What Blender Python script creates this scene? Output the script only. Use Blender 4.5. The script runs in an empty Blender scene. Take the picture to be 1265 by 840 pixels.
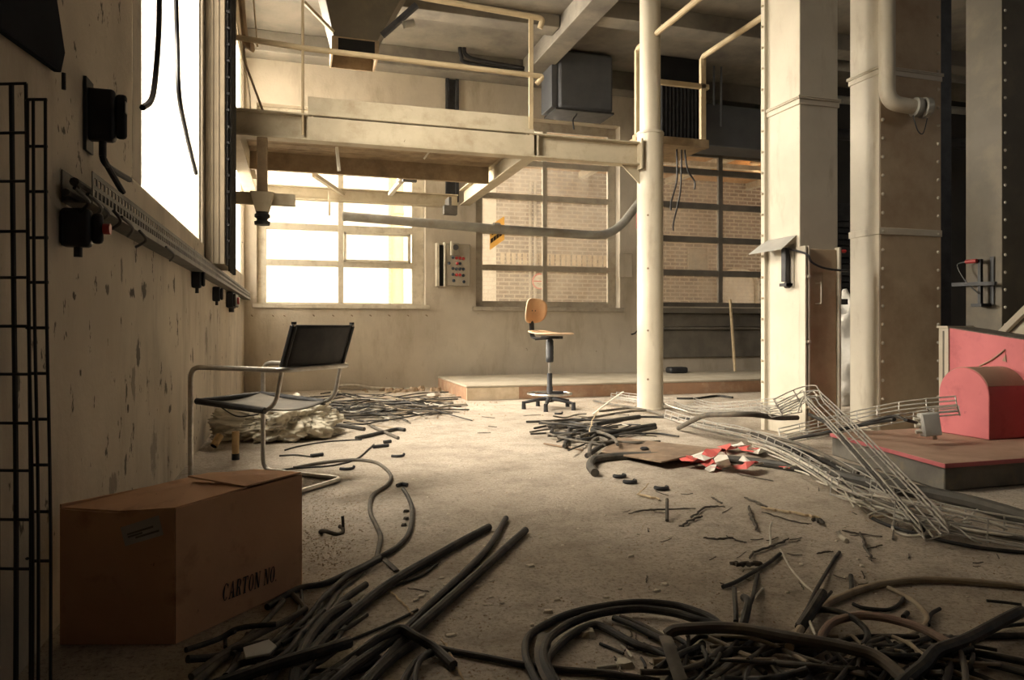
import bpy, bmesh, math, random
from mathutils import Vector, Matrix, noise
R = random.Random(7)
PI = math.pi
C = bpy.context.scene.collection
V = Vector
# ------------------------------------------------------------------ camera and surveying helpers
FPX, CX, HY, EYE = 875.0, 632.5, 405.0, 0.93
YAW = math.atan(267.0 / 875.0)
FW = V((math.sin(YAW), math.cos(YAW), 0)); RT = V((math.cos(YAW), -math.sin(YAW), 0))
EYEP = V((0, 0, EYE))
def ray(x, y): return FW + RT * ((x - CX) / FPX) + V((0, 0, (HY - y) / FPX))
def fl(x, y, z=0.0):
    r = ray(x, y); return EYEP + r * ((z - EYE) / r.z)
def onY(x, y, Y):
    r = ray(x, y); return EYEP + r * (Y / r.y)
def onX(x, y, X):
    r = ray(x, y); return EYEP + r * (X / r.x)
def atd(x, y, d): return EYEP + ray(x, y) * d
cam = bpy.data.cameras.new('camera'); camo = bpy.data.objects.new('camera', cam); C.objects.link(camo)
camo.location = EYEP; camo.rotation_euler = (PI / 2, 0, -YAW)
cam.sensor_width = 36; cam.lens = 36 * FPX / 1265; cam.shift_y = -15.0 / 1265; cam.clip_start = 0.05
bpy.context.scene.camera = camo
# ------------------------------------------------------------------ materials
def nd(nt, t, **k):
    n = nt.nodes.new(t)
    for a, b in k.items(): setattr(n, a, b)
    return n
def rgba(c): return (c[0], c[1], c[2], 1)
def ramp(nt, fac, a, b, c0=(0, 0, 0), c1=(1, 1, 1)):
    r = nd(nt, 'ShaderNodeValToRGB'); e = r.color_ramp.elements
    e[0].position = a; e[1].position = b; e[0].color = rgba(c0); e[1].color = rgba(c1)
    nt.links.new(fac, r.inputs[0]); return r.outputs[0]
def mix(nt, fac, a, b, mode='MIX'):
    m = nd(nt, 'ShaderNodeMix', data_type='RGBA', blend_type=mode)
    for s, v in ((0, fac), (6, a), (7, b)):
        if isinstance(v, (float, int)): m.inputs[s].default_value = v
        elif isinstance(v, tuple): m.inputs[s].default_value = rgba(v)
        else: nt.links.new(v, m.inputs[s])
    return m.outputs[2]
def ntex(nt, co, scale, detail=5, stretch=(1, 1, 1), rough=0.6, loc=(0, 0, 0)):
    mp = nd(nt, 'ShaderNodeMapping'); mp.inputs['Scale'].default_value = stretch; mp.inputs['Location'].default_value = loc
    nt.links.new(co, mp.inputs[0])
    n = nd(nt, 'ShaderNodeTexNoise'); n.inputs['Scale'].default_value = scale
    n.inputs['Detail'].default_value = detail; n.inputs['Roughness'].default_value = rough
    nt.links.new(mp.outputs[0], n.inputs[0]); return n.outputs[0]
def mul(nt, a, v):
    m = nd(nt, 'ShaderNodeMath', operation='MULTIPLY'); nt.links.new(a, m.inputs[0])
    if isinstance(v, (float, int)): m.inputs[1].default_value = v
    else: nt.links.new(v, m.inputs[1])
    return m.outputs[0]
def mat(name, col, col2=None, scale=5.0, rough=0.7, metal=0.0, bump=0.0, bscale=60.0, dirt=None, damt=0.6, dscale=3.0,
        dlo=0.5, dhi=0.7, streak=False, spots=None, spot_scale=14.0, slo=0.62, shi=0.7, spec=0.3):
    m = bpy.data.materials.new(name); m.use_nodes = True; nt = m.node_tree
    b = nt.nodes['Principled BSDF']; b.inputs['Roughness'].default_value = rough; b.inputs['Metallic'].default_value = metal
    b.inputs['Specular IOR Level'].default_value = spec
    tc = nd(nt, 'ShaderNodeTexCoord').outputs['Object']
    c = tuple(col)
    col2 = col2 or tuple(x * 0.8 for x in col)
    c = mix(nt, ramp(nt, ntex(nt, tc, scale), 0.35, 0.65), tuple(col), tuple(col2))
    if dirt:
        st = (1, 1, 0.3) if streak else (1, 1, 1)
        f = mul(nt, ramp(nt, ntex(nt, tc, dscale, 7, st, 0.65, (3, 1, 7)), dlo, dhi), damt)
        c = mix(nt, f, c, tuple(dirt))
    if spots:
        f = ramp(nt, ntex(nt, tc, spot_scale, 4, (1, 1, 0.6), 0.7, (9, 2, 4)), slo, shi)
        c = mix(nt, mul(nt, f, 0.85), c, tuple(spots))
    nt.links.new(c, b.inputs['Base Color'])
    if bump:
        bp = nd(nt, 'ShaderNodeBump'); bp.inputs['Strength'].default_value = bump; bp.inputs['Distance'].default_value = 0.01
        nt.links.new(ntex(nt, tc, bscale, 6), bp.inputs['Height']); nt.links.new(bp.outputs[0], b.inputs['Normal'])
    return m
M = {}
M['wall_l'] = mat('left wall plaster', (.58, .515, .415), (.47, .41, .325), 1.6, .85, bump=.35, bscale=35, dirt=(.17, .135, .10), damt=.55, dscale=2.4, dlo=.48, dhi=.74, streak=True, spots=(.04, .033, .027), spot_scale=9, slo=.628, shi=.658)
M['wall_b'] = mat('back wall plaster', (.60, .54, .445), (.49, .435, .355), 1.3, .85, bump=.3, bscale=35, dirt=(.30, .24, .16), damt=.55, dscale=4, dlo=.5, dhi=.74, streak=True, spots=(.12, .09, .06), spot_scale=8, slo=.70, shi=.75)
M['ceil'] = mat('ceiling concrete', (.25, .225, .185), (.15, .135, .115), 1.2, .9, bump=.3, bscale=25, dirt=(.07, .065, .06), damt=.6, dscale=2, dlo=.5, dhi=.75)
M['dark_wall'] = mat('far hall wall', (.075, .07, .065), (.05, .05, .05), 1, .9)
M['cream'] = mat('cream paint', (.62, .565, .455), (.54, .485, .385), 2.0, .5, bump=.08, bscale=90, dirt=(.30, .225, .14), damt=.6, dscale=6, dlo=.56, dhi=.78, streak=True, spots=(.22, .14, .07), spot_scale=22, slo=.72, shi=.76, spec=.4)
M['cream_rust'] = mat('cream paint gone brown', (.62, .50, .34), (.46, .35, .23), 1.2, .6, bump=.15, bscale=120, dirt=(.26, .15, .08), damt=.6, dscale=2, dlo=.45, dhi=.75)
M['beam'] = mat('old cream beam paint', (.52, .455, .335), (.43, .37, .265), 3, .6, bump=.1, dirt=(.28, .20, .12), damt=.6, dscale=5, dlo=.5, dhi=.75, spots=(.14, .09, .05), spot_scale=20, slo=.71, shi=.75)
M['wood'] = mat('brown deck board', (.36, .27, .17), (.25, .18, .11), 6, .8, bump=.2, dirt=(.12, .09, .06), damt=.5)
M['rail'] = mat('tan rail paint', (.50, .40, .25), (.42, .33, .205), 5, .55)
M['pipe'] = mat('grey pipe', (.36, .35, .31), (.27, .26, .235), 5, .45, metal=.25, dirt=(.2, .15, .1), damt=.5)
M['dark_steel'] = mat('dark steel', (.06, .06, .062), (.035, .035, .038), 8, .55, metal=.3)
M['tray_steel'] = mat('dull tray steel', (.15, .14, .125), (.09, .085, .08), 9, .6, metal=.4)
M['black'] = mat('black plastic', (.018, .018, .02), (.03, .03, .032), 10, .5)
M['void'] = mat('dark inside', (.008, .008, .009), (.012, .012, .012), 4, .9)
M['cable'] = mat('dusty black cable', (.018, .018, .019), (.05, .046, .04), 9, .6, bump=.1, bscale=120, dirt=(.13, .11, .085), damt=.4, dscale=12, dlo=.5, dhi=.7)
M['cable_g'] = mat('dusty grey cable', (.075, .068, .058), (.14, .122, .098), 9, .7, dirt=(.26, .21, .15), damt=.5, dscale=10)
M['cable_b'] = mat('beige cable', (.42, .35, .25), (.31, .25, .18), 8, .65, dirt=(.16, .12, .09), damt=.5, dscale=14)
M['cable_r'] = mat('brown pink cable', (.34, .22, .17), (.28, .21, .16), 4, .65, dirt=(.14, .10, .08), damt=.5, dscale=12)
M['white_wire'] = mat('pale wire', (.66, .62, .53), (.5, .46, .38), 20, .5)
M['galv'] = mat('galvanised wire', (.55, .53, .48), (.42, .40, .36), 20, .42, metal=.45)
M['chrome'] = mat('worn chrome', (.60, .58, .54), (.45, .42, .37), 18, .3, metal=.85, dirt=(.2, .15, .1), damt=.4, dscale=12)
M['leather'] = mat('black leather', (.022, .022, .024), (.04, .038, .036), 12, .5, bump=.15, bscale=150)
M['seat_leather'] = mat('greyer black leather', (.10, .09, .078), (.20, .175, .14), 5, .6, bump=.15, bscale=150)  # greyer than the back leather, used on the seat only
M['ply'] = mat('beech plywood', (.60, .37, .20), (.52, .31, .165), 4, .45, dirt=(.40, .24, .13), damt=.5, dscale=8)
M['ply_edge'] = mat('plywood edge', (.66, .52, .36), (.5, .36, .22), 30, .6)
M['carton'] = mat('brown cardboard', (.62, .37, .22), (.55, .32, .19), 3, .85, bump=.1, bscale=50, dirt=(.17, .085, .045), damt=.6, dscale=6, dlo=.55, dhi=.75, spots=(.08, .045, .03), spot_scale=18, slo=.68, shi=.74)
M['ink'] = mat('print ink', (.025, .022, .025), (.05, .04, .04), 40, .8)
M['paper'] = mat('old paper label', (.52, .50, .46), (.43, .41, .38), 10, .8)
M['bag'] = mat('milky plastic', (.66, .61, .50), (.54, .49, .38), 4, .45, dirt=(.3, .25, .17), damt=.5, dscale=5)
M['red'] = mat('faded red paint', (.56, .16, .17), (.49, .135, .145), 3, .6, dirt=(.2, .05, .045), damt=.5, dscale=5, dlo=.55, dhi=.75, spots=(.1, .03, .03), spot_scale=14, slo=.72, shi=.76)
M['red_dust'] = mat('dusty red top', (.34, .225, .16), (.40, .27, .195), 4, .8, dirt=(.22, .14, .10), damt=.6, dscale=4)
M['plinth_side'] = mat('grimy concrete side', (.21, .19, .16), (.12, .112, .098), 3, .85, bump=.3, dirt=(.28, .22, .13), damt=.5, dscale=6, dlo=.55, dhi=.7)
M['panel_grey'] = mat('grey panel paint', (.42, .38, .31), (.36, .33, .27), 5, .55)
M['grey_box'] = mat('grey enamel', (.46, .45, .42), (.40, .39, .36), 6, .5)
M['heater'] = mat('blue grey enamel', (.11, .115, .125), (.085, .09, .10), 3, .6)
M['red_button'] = mat('red button', (.45, .05, .05), (.38, .04, .04), 5, .4)
M['blue_button'] = mat('blue black button', (.04, .055, .075), (.03, .04, .06), 5, .4)
M['rust'] = mat('rusty plate', (.25, .175, .115), (.17, .12, .085), 8, .85, bump=.3, bscale=50, dirt=(.34, .27, .19), damt=.7, dscale=6)
M['hose'] = mat('black hose', (.045, .043, .04), (.085, .078, .066), 6, .6, dirt=(.2, .17, .13), damt=.4, dscale=9)
M['tape_red'] = mat('red tape', (.66, .14, .12), (.56, .11, .10), 9, .5)
M['tape_white'] = mat('white tape', (.78, .74, .66), (.66, .62, .55), 9, .5)
M['chip'] = mat('plaster chip', (.72, .66, .54), (.55, .49, .38), 20, .9)
M['stick'] = mat('pale stick', (.60, .48, .31), (.46, .35, .22), 15, .8)
M['bark'] = mat('dark scrap', (.075, .065, .055), (.13, .11, .085), 20, .8)
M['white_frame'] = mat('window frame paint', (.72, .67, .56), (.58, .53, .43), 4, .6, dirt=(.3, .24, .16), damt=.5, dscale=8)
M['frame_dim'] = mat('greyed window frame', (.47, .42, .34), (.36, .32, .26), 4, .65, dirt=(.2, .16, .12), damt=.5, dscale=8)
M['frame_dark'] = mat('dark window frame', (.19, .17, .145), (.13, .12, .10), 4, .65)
M['yellow'] = mat('yellow paint', (.80, .60, .26), (.72, .53, .22), 3, .7)
M['plinth_top'] = mat('plinth screed', (.40, .35, .27), (.31, .27, .205), 3, .9, dirt=(.50, .44, .35), damt=.5)
M['brick_red'] = mat('brick edge', (.34, .20, .12), (.28, .17, .11), 6, .9, bump=.3, dirt=(.5, .38, .25), damt=.5, dscale=5)
M['brick_pale'] = mat('whitewashed brick edge', (.66, .55, .40), (.52, .41, .28), 7, .9, bump=.3)
M['orange_wood'] = mat('orange soffit boards', (.60, .32, .12), (.50, .27, .10), 2, .7)
M['cream_shaded'] = mat('cream paint darkened as shade', (.135, .115, .085), (.105, .09, .066), 2, .6, dirt=(.2, .16, .1), damt=.5)  # cream darkened to imitate shade on the right shaft and the chute
M['duct_brown'] = mat('brown duct paint', (.23, .185, .125), (.17, .135, .09), 3, .6, dirt=(.1, .08, .05), damt=.5, streak=True)
M['navy'] = mat('blue black steel', (.014, .016, .021), (.01, .012, .016), 4, .95, spec=.05)
M['rubble'] = mat('rubble', (.42, .32, .22), (.33, .24, .16), 9, .9, bump=.4)
M['cork'] = mat('cardboard tube', (.52, .36, .18), (.44, .29, .14), 9, .8)
# floor: dusty concrete
def floor_mat():
    m = bpy.data.materials.new('dusty concrete floor'); m.use_nodes = True; nt = m.node_tree
    b = nt.nodes['Principled BSDF']; b.inputs['Roughness'].default_value = .82; b.inputs['Specular IOR Level'].default_value = .25
    tc = nd(nt, 'ShaderNodeTexCoord').outputs['Object']
    c = mix(nt, ramp(nt, ntex(nt, tc, 1.3, 8), .35, .68), (.56, .49, .405), (.40, .34, .27))
    c = mix(nt, mul(nt, ramp(nt, ntex(nt, tc, 4.5, 8, rough=.7, loc=(4, 2, 1)), .48, .72), .6), c, (.19, .155, .115))
    c = mix(nt, mul(nt, ramp(nt, ntex(nt, tc, 2.2, 8, rough=.75, loc=(9, 5, 1)), .58, .75), .75), c, (.55, .495, .41))
    c = mix(nt, mul(nt, ramp(nt, ntex(nt, tc, 24, 6, rough=.8, loc=(7, 1, 3)), .5, .68), .5), c, (.20, .16, .115))
    c = mix(nt, mul(nt, ramp(nt, ntex(nt, tc, 60, 4, rough=.8), .5, .66), .75), c, (.15, .115, .08))
    c = mix(nt, mul(nt, ramp(nt, ntex(nt, tc, 90, 3, rough=.8, loc=(2, 2, 2)), .63, .72), .6), c, (.58, .43, .27))
    nt.links.new(c, b.inputs['Base Color'])
    bp = nd(nt, 'ShaderNodeBump'); bp.inputs['Strength'].default_value = .8; bp.inputs['Distance'].default_value = .012
    nt.links.new(ntex(nt, tc, 45, 8, rough=.75), bp.inputs['Height']); nt.links.new(bp.outputs[0], b.inputs['Normal'])
    return m
M['floor'] = floor_mat()
def brick_mat(name, c1, c2, mortar, msize=.018):
    m = bpy.data.materials.new(name); m.use_nodes = True; nt = m.node_tree
    b = nt.nodes['Principled BSDF']; b.inputs['Roughness'].default_value = .9
    tc = nd(nt, 'ShaderNodeTexCoord').outputs['Object']
    s = nd(nt, 'ShaderNodeSeparateXYZ'); nt.links.new(tc, s.inputs[0])
    k = nd(nt, 'ShaderNodeCombineXYZ'); nt.links.new(s.outputs[0], k.inputs[0]); nt.links.new(s.outputs[2], k.inputs[1])
    t = nd(nt, 'ShaderNodeTexBrick'); nt.links.new(k.outputs[0], t.inputs[0])
    t.inputs['Color1'].default_value = rgba(c1); t.inputs['Color2'].default_value = rgba(c2); t.inputs['Mortar'].default_value = rgba(mortar)
    t.inputs['Scale'].default_value = 1; t.inputs['Brick Width'].default_value = .26; t.inputs['Row Height'].default_value = .095
    t.inputs['Mortar Size'].default_value = msize; t.inputs['Mortar Smooth'].default_value = .3
    c = mix(nt, mul(nt, ramp(nt, ntex(nt, tc, 1.5, 6), .45, .7), .5), t.outputs[0], mortar)
    nt.links.new(c, b.inputs['Base Color']); return m
M['brick'] = brick_mat('courtyard brick', (.27, .20, .15), (.19, .14, .105), (.50, .44, .36))
M['brick_white'] = brick_mat('whitewashed brick', (.84, .79, .70), (.80, .75, .66), (.74, .68, .58))
def glass_mat(name, clear, dust):
    m = bpy.data.materials.new(name); m.use_nodes = True; nt = m.node_tree
    for n in list(nt.nodes): nt.nodes.remove(n)
    out = nd(nt, 'ShaderNodeOutputMaterial'); tc = nd(nt, 'ShaderNodeTexCoord').outputs['Object']
    tr = nd(nt, 'ShaderNodeBsdfTransparent'); tr.inputs[0].default_value = (.97, .95, .9, 1)
    tl = nd(nt, 'ShaderNodeBsdfTranslucent'); tl.inputs[0].default_value = rgba(dust)
    df = nd(nt, 'ShaderNodeBsdfDiffuse'); df.inputs[0].default_value = rgba(dust)
    gl = nd(nt, 'ShaderNodeBsdfGlossy'); gl.inputs['Roughness'].default_value = .08
    m1 = nd(nt, 'ShaderNodeMixShader'); m1.inputs[0].default_value = .6
    nt.links.new(df.outputs[0], m1.inputs[1]); nt.links.new(tl.outputs[0], m1.inputs[2])
    f = ramp(nt, ntex(nt, tc, 2.6, 8, (1, 1, .5), .7), .3, .75, tuple([clear - .16] * 3), tuple([min(1, clear + .1)] * 3))
    m2 = nd(nt, 'ShaderNodeMixShader'); nt.links.new(f, m2.inputs[0]); nt.links.new(m1.outputs[0], m2.inputs[1]); nt.links.new(tr.outputs[0], m2.inputs[2])
    fr = nd(nt, 'ShaderNodeFresnel'); fr.inputs[0].default_value = 1.3
    m3 = nd(nt, 'ShaderNodeMixShader'); nt.links.new(mul(nt, fr.outputs[0], .35), m3.inputs[0]); nt.links.new(m2.outputs[0], m3.inputs[1]); nt.links.new(gl.outputs[0], m3.inputs[2])
    nt.links.new(m3.outputs[0], out.inputs[0]); return m
def paper_mat(name, c):
    m = bpy.data.materials.new(name); m.use_nodes = True; nt = m.node_tree; b = nt.nodes['Principled BSDF']
    b.inputs['Base Color'].default_value = rgba(c); b.inputs['Roughness'].default_value = .9
    t = nd(nt, 'ShaderNodeBsdfTranslucent'); tc = nd(nt, 'ShaderNodeTexCoord').outputs['Object']
    nt.links.new(mix(nt, ramp(nt, ntex(nt, tc, 8), .3, .7), c, tuple(x * .85 for x in c)), t.inputs[0])
    k = nd(nt, 'ShaderNodeMixShader'); k.inputs[0].default_value = .55
    nt.links.new(b.outputs[0], k.inputs[1]); nt.links.new(t.outputs[0], k.inputs[2]); nt.links.new(k.outputs[0], nt.nodes['Material Output'].inputs[0]); return m
M['yellow_paper'] = paper_mat('yellow notice paper', (.90, .68, .30))
M['glass'] = glass_mat('dusty glass', .86, (.62, .55, .44))
M['glass_l'] = glass_mat('dirty pale glass', .72, (.85, .80, .70))
def add_stains(m, stains, col):
    nt = m.node_tree; b = nt.nodes['Principled BSDF']; src = b.inputs['Base Color'].links[0].from_socket
    pos = nd(nt, 'ShaderNodeNewGeometry').outputs['Position']; c = src
    for (p, ry, rz, k) in stains:
        a = nd(nt, 'ShaderNodeVectorMath', operation='SUBTRACT'); nt.links.new(pos, a.inputs[0]); a.inputs[1].default_value = p
        d = nd(nt, 'ShaderNodeVectorMath', operation='MULTIPLY'); nt.links.new(a.outputs[0], d.inputs[0]); d.inputs[1].default_value = (0, .42 / ry, .85 / rz)
        l = nd(nt, 'ShaderNodeVectorMath', operation='LENGTH'); nt.links.new(d.outputs[0], l.inputs[0])
        s = nd(nt, 'ShaderNodeMath', operation='ADD'); nt.links.new(l.outputs['Value'], s.inputs[0])
        nt.links.new(mul(nt, ntex(nt, pos, 30, 6, (1, 1, .5), .7), 1.3), s.inputs[1])
        c = mix(nt, mul(nt, ramp(nt, s.outputs[0], .95, 1.5, (1, 1, 1), (0, 0, 0)), k), c, col)
    nt.links.new(c, b.inputs['Base Color'])
# ------------------------------------------------------------------ mesh builder
def cr(pts, sub=6, closed=False):
    pts = [V(p) for p in pts]; n = len(pts)
    if n < 3 and not closed: return pts
    out = []
    for i in range(n if closed else n - 1):
        if closed: a, b, c, d = pts[i - 1], pts[i], pts[(i + 1) % n], pts[(i + 2) % n]
        else: a, b, c, d = pts[max(i - 1, 0)], pts[i], pts[i + 1], pts[min(i + 2, n - 1)]
        for k in range(sub):
            t = k / sub
            out.append(.5 * ((2 * b) + (c - a) * t + (2 * a - 5 * b + 4 * c - d) * t * t + (3 * b - a - 3 * c + d) * t ** 3))
    if not closed: out.append(pts[-1])
    return out
def fillet(pts, r, seg=6):
    pts = [V(p) for p in pts]; out = [pts[0]]
    for i in range(1, len(pts) - 1):
        a, b, c = pts[i - 1], pts[i], pts[i + 1]
        u, w = (a - b), (c - b); rr = min(r, u.length * .49, w.length * .49)
        p, q = b + u.normalized() * rr, b + w.normalized() * rr
        for k in range(seg + 1):
            t = k / seg; out.append((1 - t) ** 2 * p + 2 * t * (1 - t) * b + t * t * q)
    out.append(pts[-1]); return out
class MB:
    def __init__(s): s.v = []; s.f = []
    def add(s, vs, fs):
        n = len(s.v); s.v += [V(p) for p in vs]; s.f += [tuple(i + n for i in f) for f in fs]; return s
    def hexa(s, p):
        return s.add(p, [(3, 2, 1, 0), (4, 5, 6, 7), (0, 1, 5, 4), (1, 2, 6, 5), (2, 3, 7, 6), (3, 0, 4, 7)])
    def box(s, a, b):
        x0, y0, z0 = (min(a[i], b[i]) for i in range(3)); x1, y1, z1 = (max(a[i], b[i]) for i in range(3))
        return s.hexa([(x0, y0, z0), (x1, y0, z0), (x1, y1, z0), (x0, y1, z0), (x0, y0, z1), (x1, y0, z1), (x1, y1, z1), (x0, y1, z1)])
    def ob(s, c, ux, uy, uz):
        c, ux, uy, uz = V(c), V(ux), V(uy), V(uz)
        return s.hexa([c - ux - uy - uz, c + ux - uy - uz, c + ux + uy - uz, c - ux + uy - uz, c - ux - uy + uz, c + ux - uy + uz, c + ux + uy + uz, c - ux + uy + uz])
    def bar(s, p0, p1, w, h, up=(0, 0, 1)):
        p0, p1 = V(p0), V(p1); d = p1 - p0; up = V(up)
        sd = d.cross(up).normalized(); u2 = sd.cross(d).normalized()
        return s.ob((p0 + p1) / 2, d / 2, sd * w / 2, u2 * h / 2)
    def prism(s, poly, off):
        poly = [V(p) for p in poly]; off = V(off); n = len(poly)
        return s.add(poly + [p + off for p in poly], [tuple(range(n))[::-1], tuple(range(n, 2 * n))] + [(i, (i + 1) % n, n + (i + 1) % n, n + i) for i in range(n)])
    def tube(s, pts, r, n=8, closed=False, flat=1.0):
        pts = [V(p) for p in pts]
        pp = [pts[0]]
        for p in pts[1:]:
            if (p - pp[-1]).length > 1e-5: pp.append(p)
        pts = pp; m = len(pts)
        rs = r if isinstance(r, (list, tuple)) else None
        tang = []
        for i in range(m):
            a = pts[i - 1] if (i > 0 or closed) else pts[i]; b = pts[(i + 1) % m] if (i < m - 1 or closed) else pts[i]
            tang.append((b - a).normalized())
        up = V((0, 0, 1)) if abs(tang[0].z) < .9 else V((1, 0, 0))
        nrm = (up - tang[0] * up.dot(tang[0])).normalized(); base = len(s.v)
        for i in range(m):
            nrm = (nrm - tang[i] * nrm.dot(tang[i])).normalized(); bi = tang[i].cross(nrm)
            rr = rs[min(i * len(rs) // m, len(rs) - 1)] if rs else r
            for k in range(n):
                a = 2 * PI * k / n; s.v.append(pts[i] + nrm * (math.cos(a) * rr * flat) + bi * (math.sin(a) * rr))
        for i in range(m if closed else m - 1):
            j = (i + 1) % m
            for k in range(n):
                l = (k + 1) % n; s.f.append((base + i * n + k, base + i * n + l, base + j * n + l, base + j * n + k))
        if not closed:
            s.f.append(tuple(base + k for k in range(n))[::-1]); s.f.append(tuple(base + (m - 1) * n + k for k in range(n)))
        return s
    def cyl(s, p0, p1, r, n=16, r1=None):
        p0, p1 = V(p0), V(p1); d = (p1 - p0).normalized(); r1 = r if r1 is None else r1
        up = V((0, 0, 1)) if abs(d.z) < .9 else V((1, 0, 0)); a = (up - d * up.dot(d)).normalized(); b = d.cross(a)
        vs = [p0 + (a * math.cos(2 * PI * k / n) + b * math.sin(2 * PI * k / n)) * r for k in range(n)] + [p1 + (a * math.cos(2 * PI * k / n) + b * math.sin(2 * PI * k / n)) * r1 for k in range(n)]
        return s.add(vs, [tuple(range(n))[::-1], tuple(range(n, 2 * n))] + [(k, (k + 1) % n, n + (k + 1) % n, n + k) for k in range(n)])
    def lathe(s, prof, c, n=24, d=(0, 0, 1)):
        c = V(c); q = V((0, 0, 1)).rotation_difference(V(d)); base = len(s.v); m = len(prof)
        for (r, z) in prof:
            for k in range(n):
                a = 2 * PI * k / n; s.v.append(c + q @ V((r * math.cos(a), r * math.sin(a), z)))
        for i in range(m - 1):
            for k in range(n):
                l = (k + 1) % n; s.f.append((base + i * n + k, base + i * n + l, base + (i + 1) * n + l, base + (i + 1) * n + k))
        s.f.append(tuple(base + k for k in range(n))[::-1]); s.f.append(tuple(base + (m - 1) * n + k for k in range(n)))
        return s
    def build(s, name, m, parent=None, bevel=0, ang=35, flatshade=False):
        me = bpy.data.meshes.new(name); o = bpy.data.objects.new(name, me); C.objects.link(o)
        off = V((0, 0, 0)); q = parent
        while q is not None: off += q.location; q = q.parent
        if parent is not None: o.parent = parent
        else:
            xs = [p.x for p in s.v]; ys = [p.y for p in s.v]; zs = [p.z for p in s.v]
            off = V(((min(xs) + max(xs)) / 2, (min(ys) + max(ys)) / 2, min(zs))); o.location = off
        me.from_pydata([tuple(p - off) for p in s.v], [], s.f)
        bm = bmesh.new(); bm.from_mesh(me); bmesh.ops.recalc_face_normals(bm, faces=bm.faces); bm.to_mesh(me); bm.free()
        for l in (m if isinstance(m, (list, tuple)) else [m]): me.materials.append(l)
        if not flatshade:
            me.polygons.foreach_set('use_smooth', [True] * len(me.polygons)); me.set_sharp_from_angle(angle=math.radians(ang))
        if bevel:
            b = o.modifiers.new('edge', 'BEVEL'); b.width = bevel; b.segments = 2; b.limit_method = 'ANGLE'; b.angle_limit = math.radians(40)
        me.update(); return o
LABELS = {}
def tag(o, label=None, cat=None, group=None, kind=None):
    if label: o['label'] = label
    if cat: o['category'] = cat
    if group: o['group'] = group
    if kind: o['kind'] = kind
    return o
def thing(name, label, cat, loc=(0, 0, 0), group=None):
    o = bpy.data.objects.new(name, None); C.objects.link(o); o.location = loc; o.empty_display_size = .1
    return tag(o, label, cat, group)
def struct(o): o['kind'] = 'structure'; return o
def sroot(name, loc):
    o = bpy.data.objects.new(name, None); C.objects.link(o); o.location = loc; o['kind'] = 'structure'; return o
def copy_tree(o, parent=None):
    c = o.copy(); C.objects.link(c)
    if parent is not None: c.parent = parent
    for ch in [x for x in bpy.data.objects if x.parent == o]: copy_tree(ch, c)
    return c
def holed(axis, at, th, u0, u1, z0, z1, holes):
    mb = MB(); us = sorted({u0, u1, *[h[0] for h in holes], *[h[1] for h in holes]}); zs = sorted({z0, z1, *[h[2] for h in holes], *[h[3] for h in holes]})
    us = [u for u in us if u0 <= u <= u1]; zs = [z for z in zs if z0 <= z <= z1]
    for a, b in zip(us, us[1:]):
        for c, d in zip(zs, zs[1:]):
            um, zm = (a + b) / 2, (c + d) / 2
            if any(h[0] < um < h[1] and h[2] < zm < h[3] for h in holes): continue
            if axis == 'Y': mb.box((a, at, c), (b, at + th, d))
            else: mb.box((at - th, a, c), (at, b, d))
    return mb
# ================================================================== ROOM
XL, YB, ZC = -0.71, 10.9, 5.13
XR, YR = 13.0, -2.6
struct(MB().box((XL - .3, YR - .2, -.2), (XR + .2, YB + .3, 0)).build('floor', M['floor'], flatshade=True))
struct(MB().box((XL - .3, YR - .2, ZC), (XR + .2, YB + .3, ZC + .25)).build('ceiling', M['ceil'], flatshade=True))
LW = []   # left-wall holes (Y0,Y1,z0,z1)
lw1 = (onX(163, 225, XL).y, onX(250, 297, XL).y, 1.60, 4.75); lw2 = (onX(287.5, 335, XL).y, onX(300.5, 340, XL).y, 1.66, 4.75)
struct(holed('X', XL, .28, YR, YB, 0, ZC, [lw1, lw2]).build('wall_left', M['wall_l'], flatshade=True))
def bx(px, y=300): return onY(px, y, YB).x
w1 = (bx(317), bx(526), 1.27, 4.20); w2 = (bx(588), bx(766), 1.25, 4.33); w3 = (bx(806), bx(985), 1.30, 4.10)
struct(holed('Y', YB, .3, XL - .28, XR, 0, ZC, [w1, w2, w3]).build('wall_back', M['wall_b'], flatshade=True))
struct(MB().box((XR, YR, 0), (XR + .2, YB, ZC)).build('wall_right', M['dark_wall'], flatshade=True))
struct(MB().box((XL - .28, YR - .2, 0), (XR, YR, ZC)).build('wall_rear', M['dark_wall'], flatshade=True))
struct(MB().box((onY(1002, 300, 10.15).x, 10.15, 0.001), (XR - .001, 10.2, ZC - .001)).build('wall_backdrop', M['dark_wall'], flatshade=True))  # added dark sheet standing in for dark equipment; keeps the shaft gaps dark
# ceiling beams and the downstand over the back wall
struct(MB().box((XL + .002, YB - .34, 4.83), (bx(1000), YB - .002, ZC - .001)).build('trim_1', M['ceil'], bevel=.01))
b = fl(668, 72, 4.86)
struct(MB().box((b.x - .02, -1, 4.86), (b.x + .30, YB - .36, ZC - .001)).build('trim_2', M['ceil'], bevel=.01))
struct(MB().box((XL + .01, 8.9, 4.96), (b.x - .03, 9.2, ZC - .001)).build('trim_3', M['ceil'], bevel=.01))
struct(MB().box((b.x + .31, 8.3, 4.90), (XR - .01, 8.6, ZC - .001)).build('trim_4', M['ceil'], bevel=.01))
struct(MB().box((XL + .01, 5.3, 4.90), (b.x - .03, 5.6, ZC - .001)).build('trim_5', M['ceil'], bevel=.01))
# vertical channel recess strip on the upper back wall
p = onY(551, 85, YB - .06); q = onY(567, 135, YB - .06)
struct(MB().box((p.x, YB - .06, 2.9), (p.x + .05, YB - .002, 4.82)).box((q.x - .05, YB - .06, 2.9), (q.x, YB - .002, 4.82)).box((p.x, YB - .02, 2.9), (q.x, YB - .002, 4.82)).build('trim_6', M['dark_steel'], bevel=.004))
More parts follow.
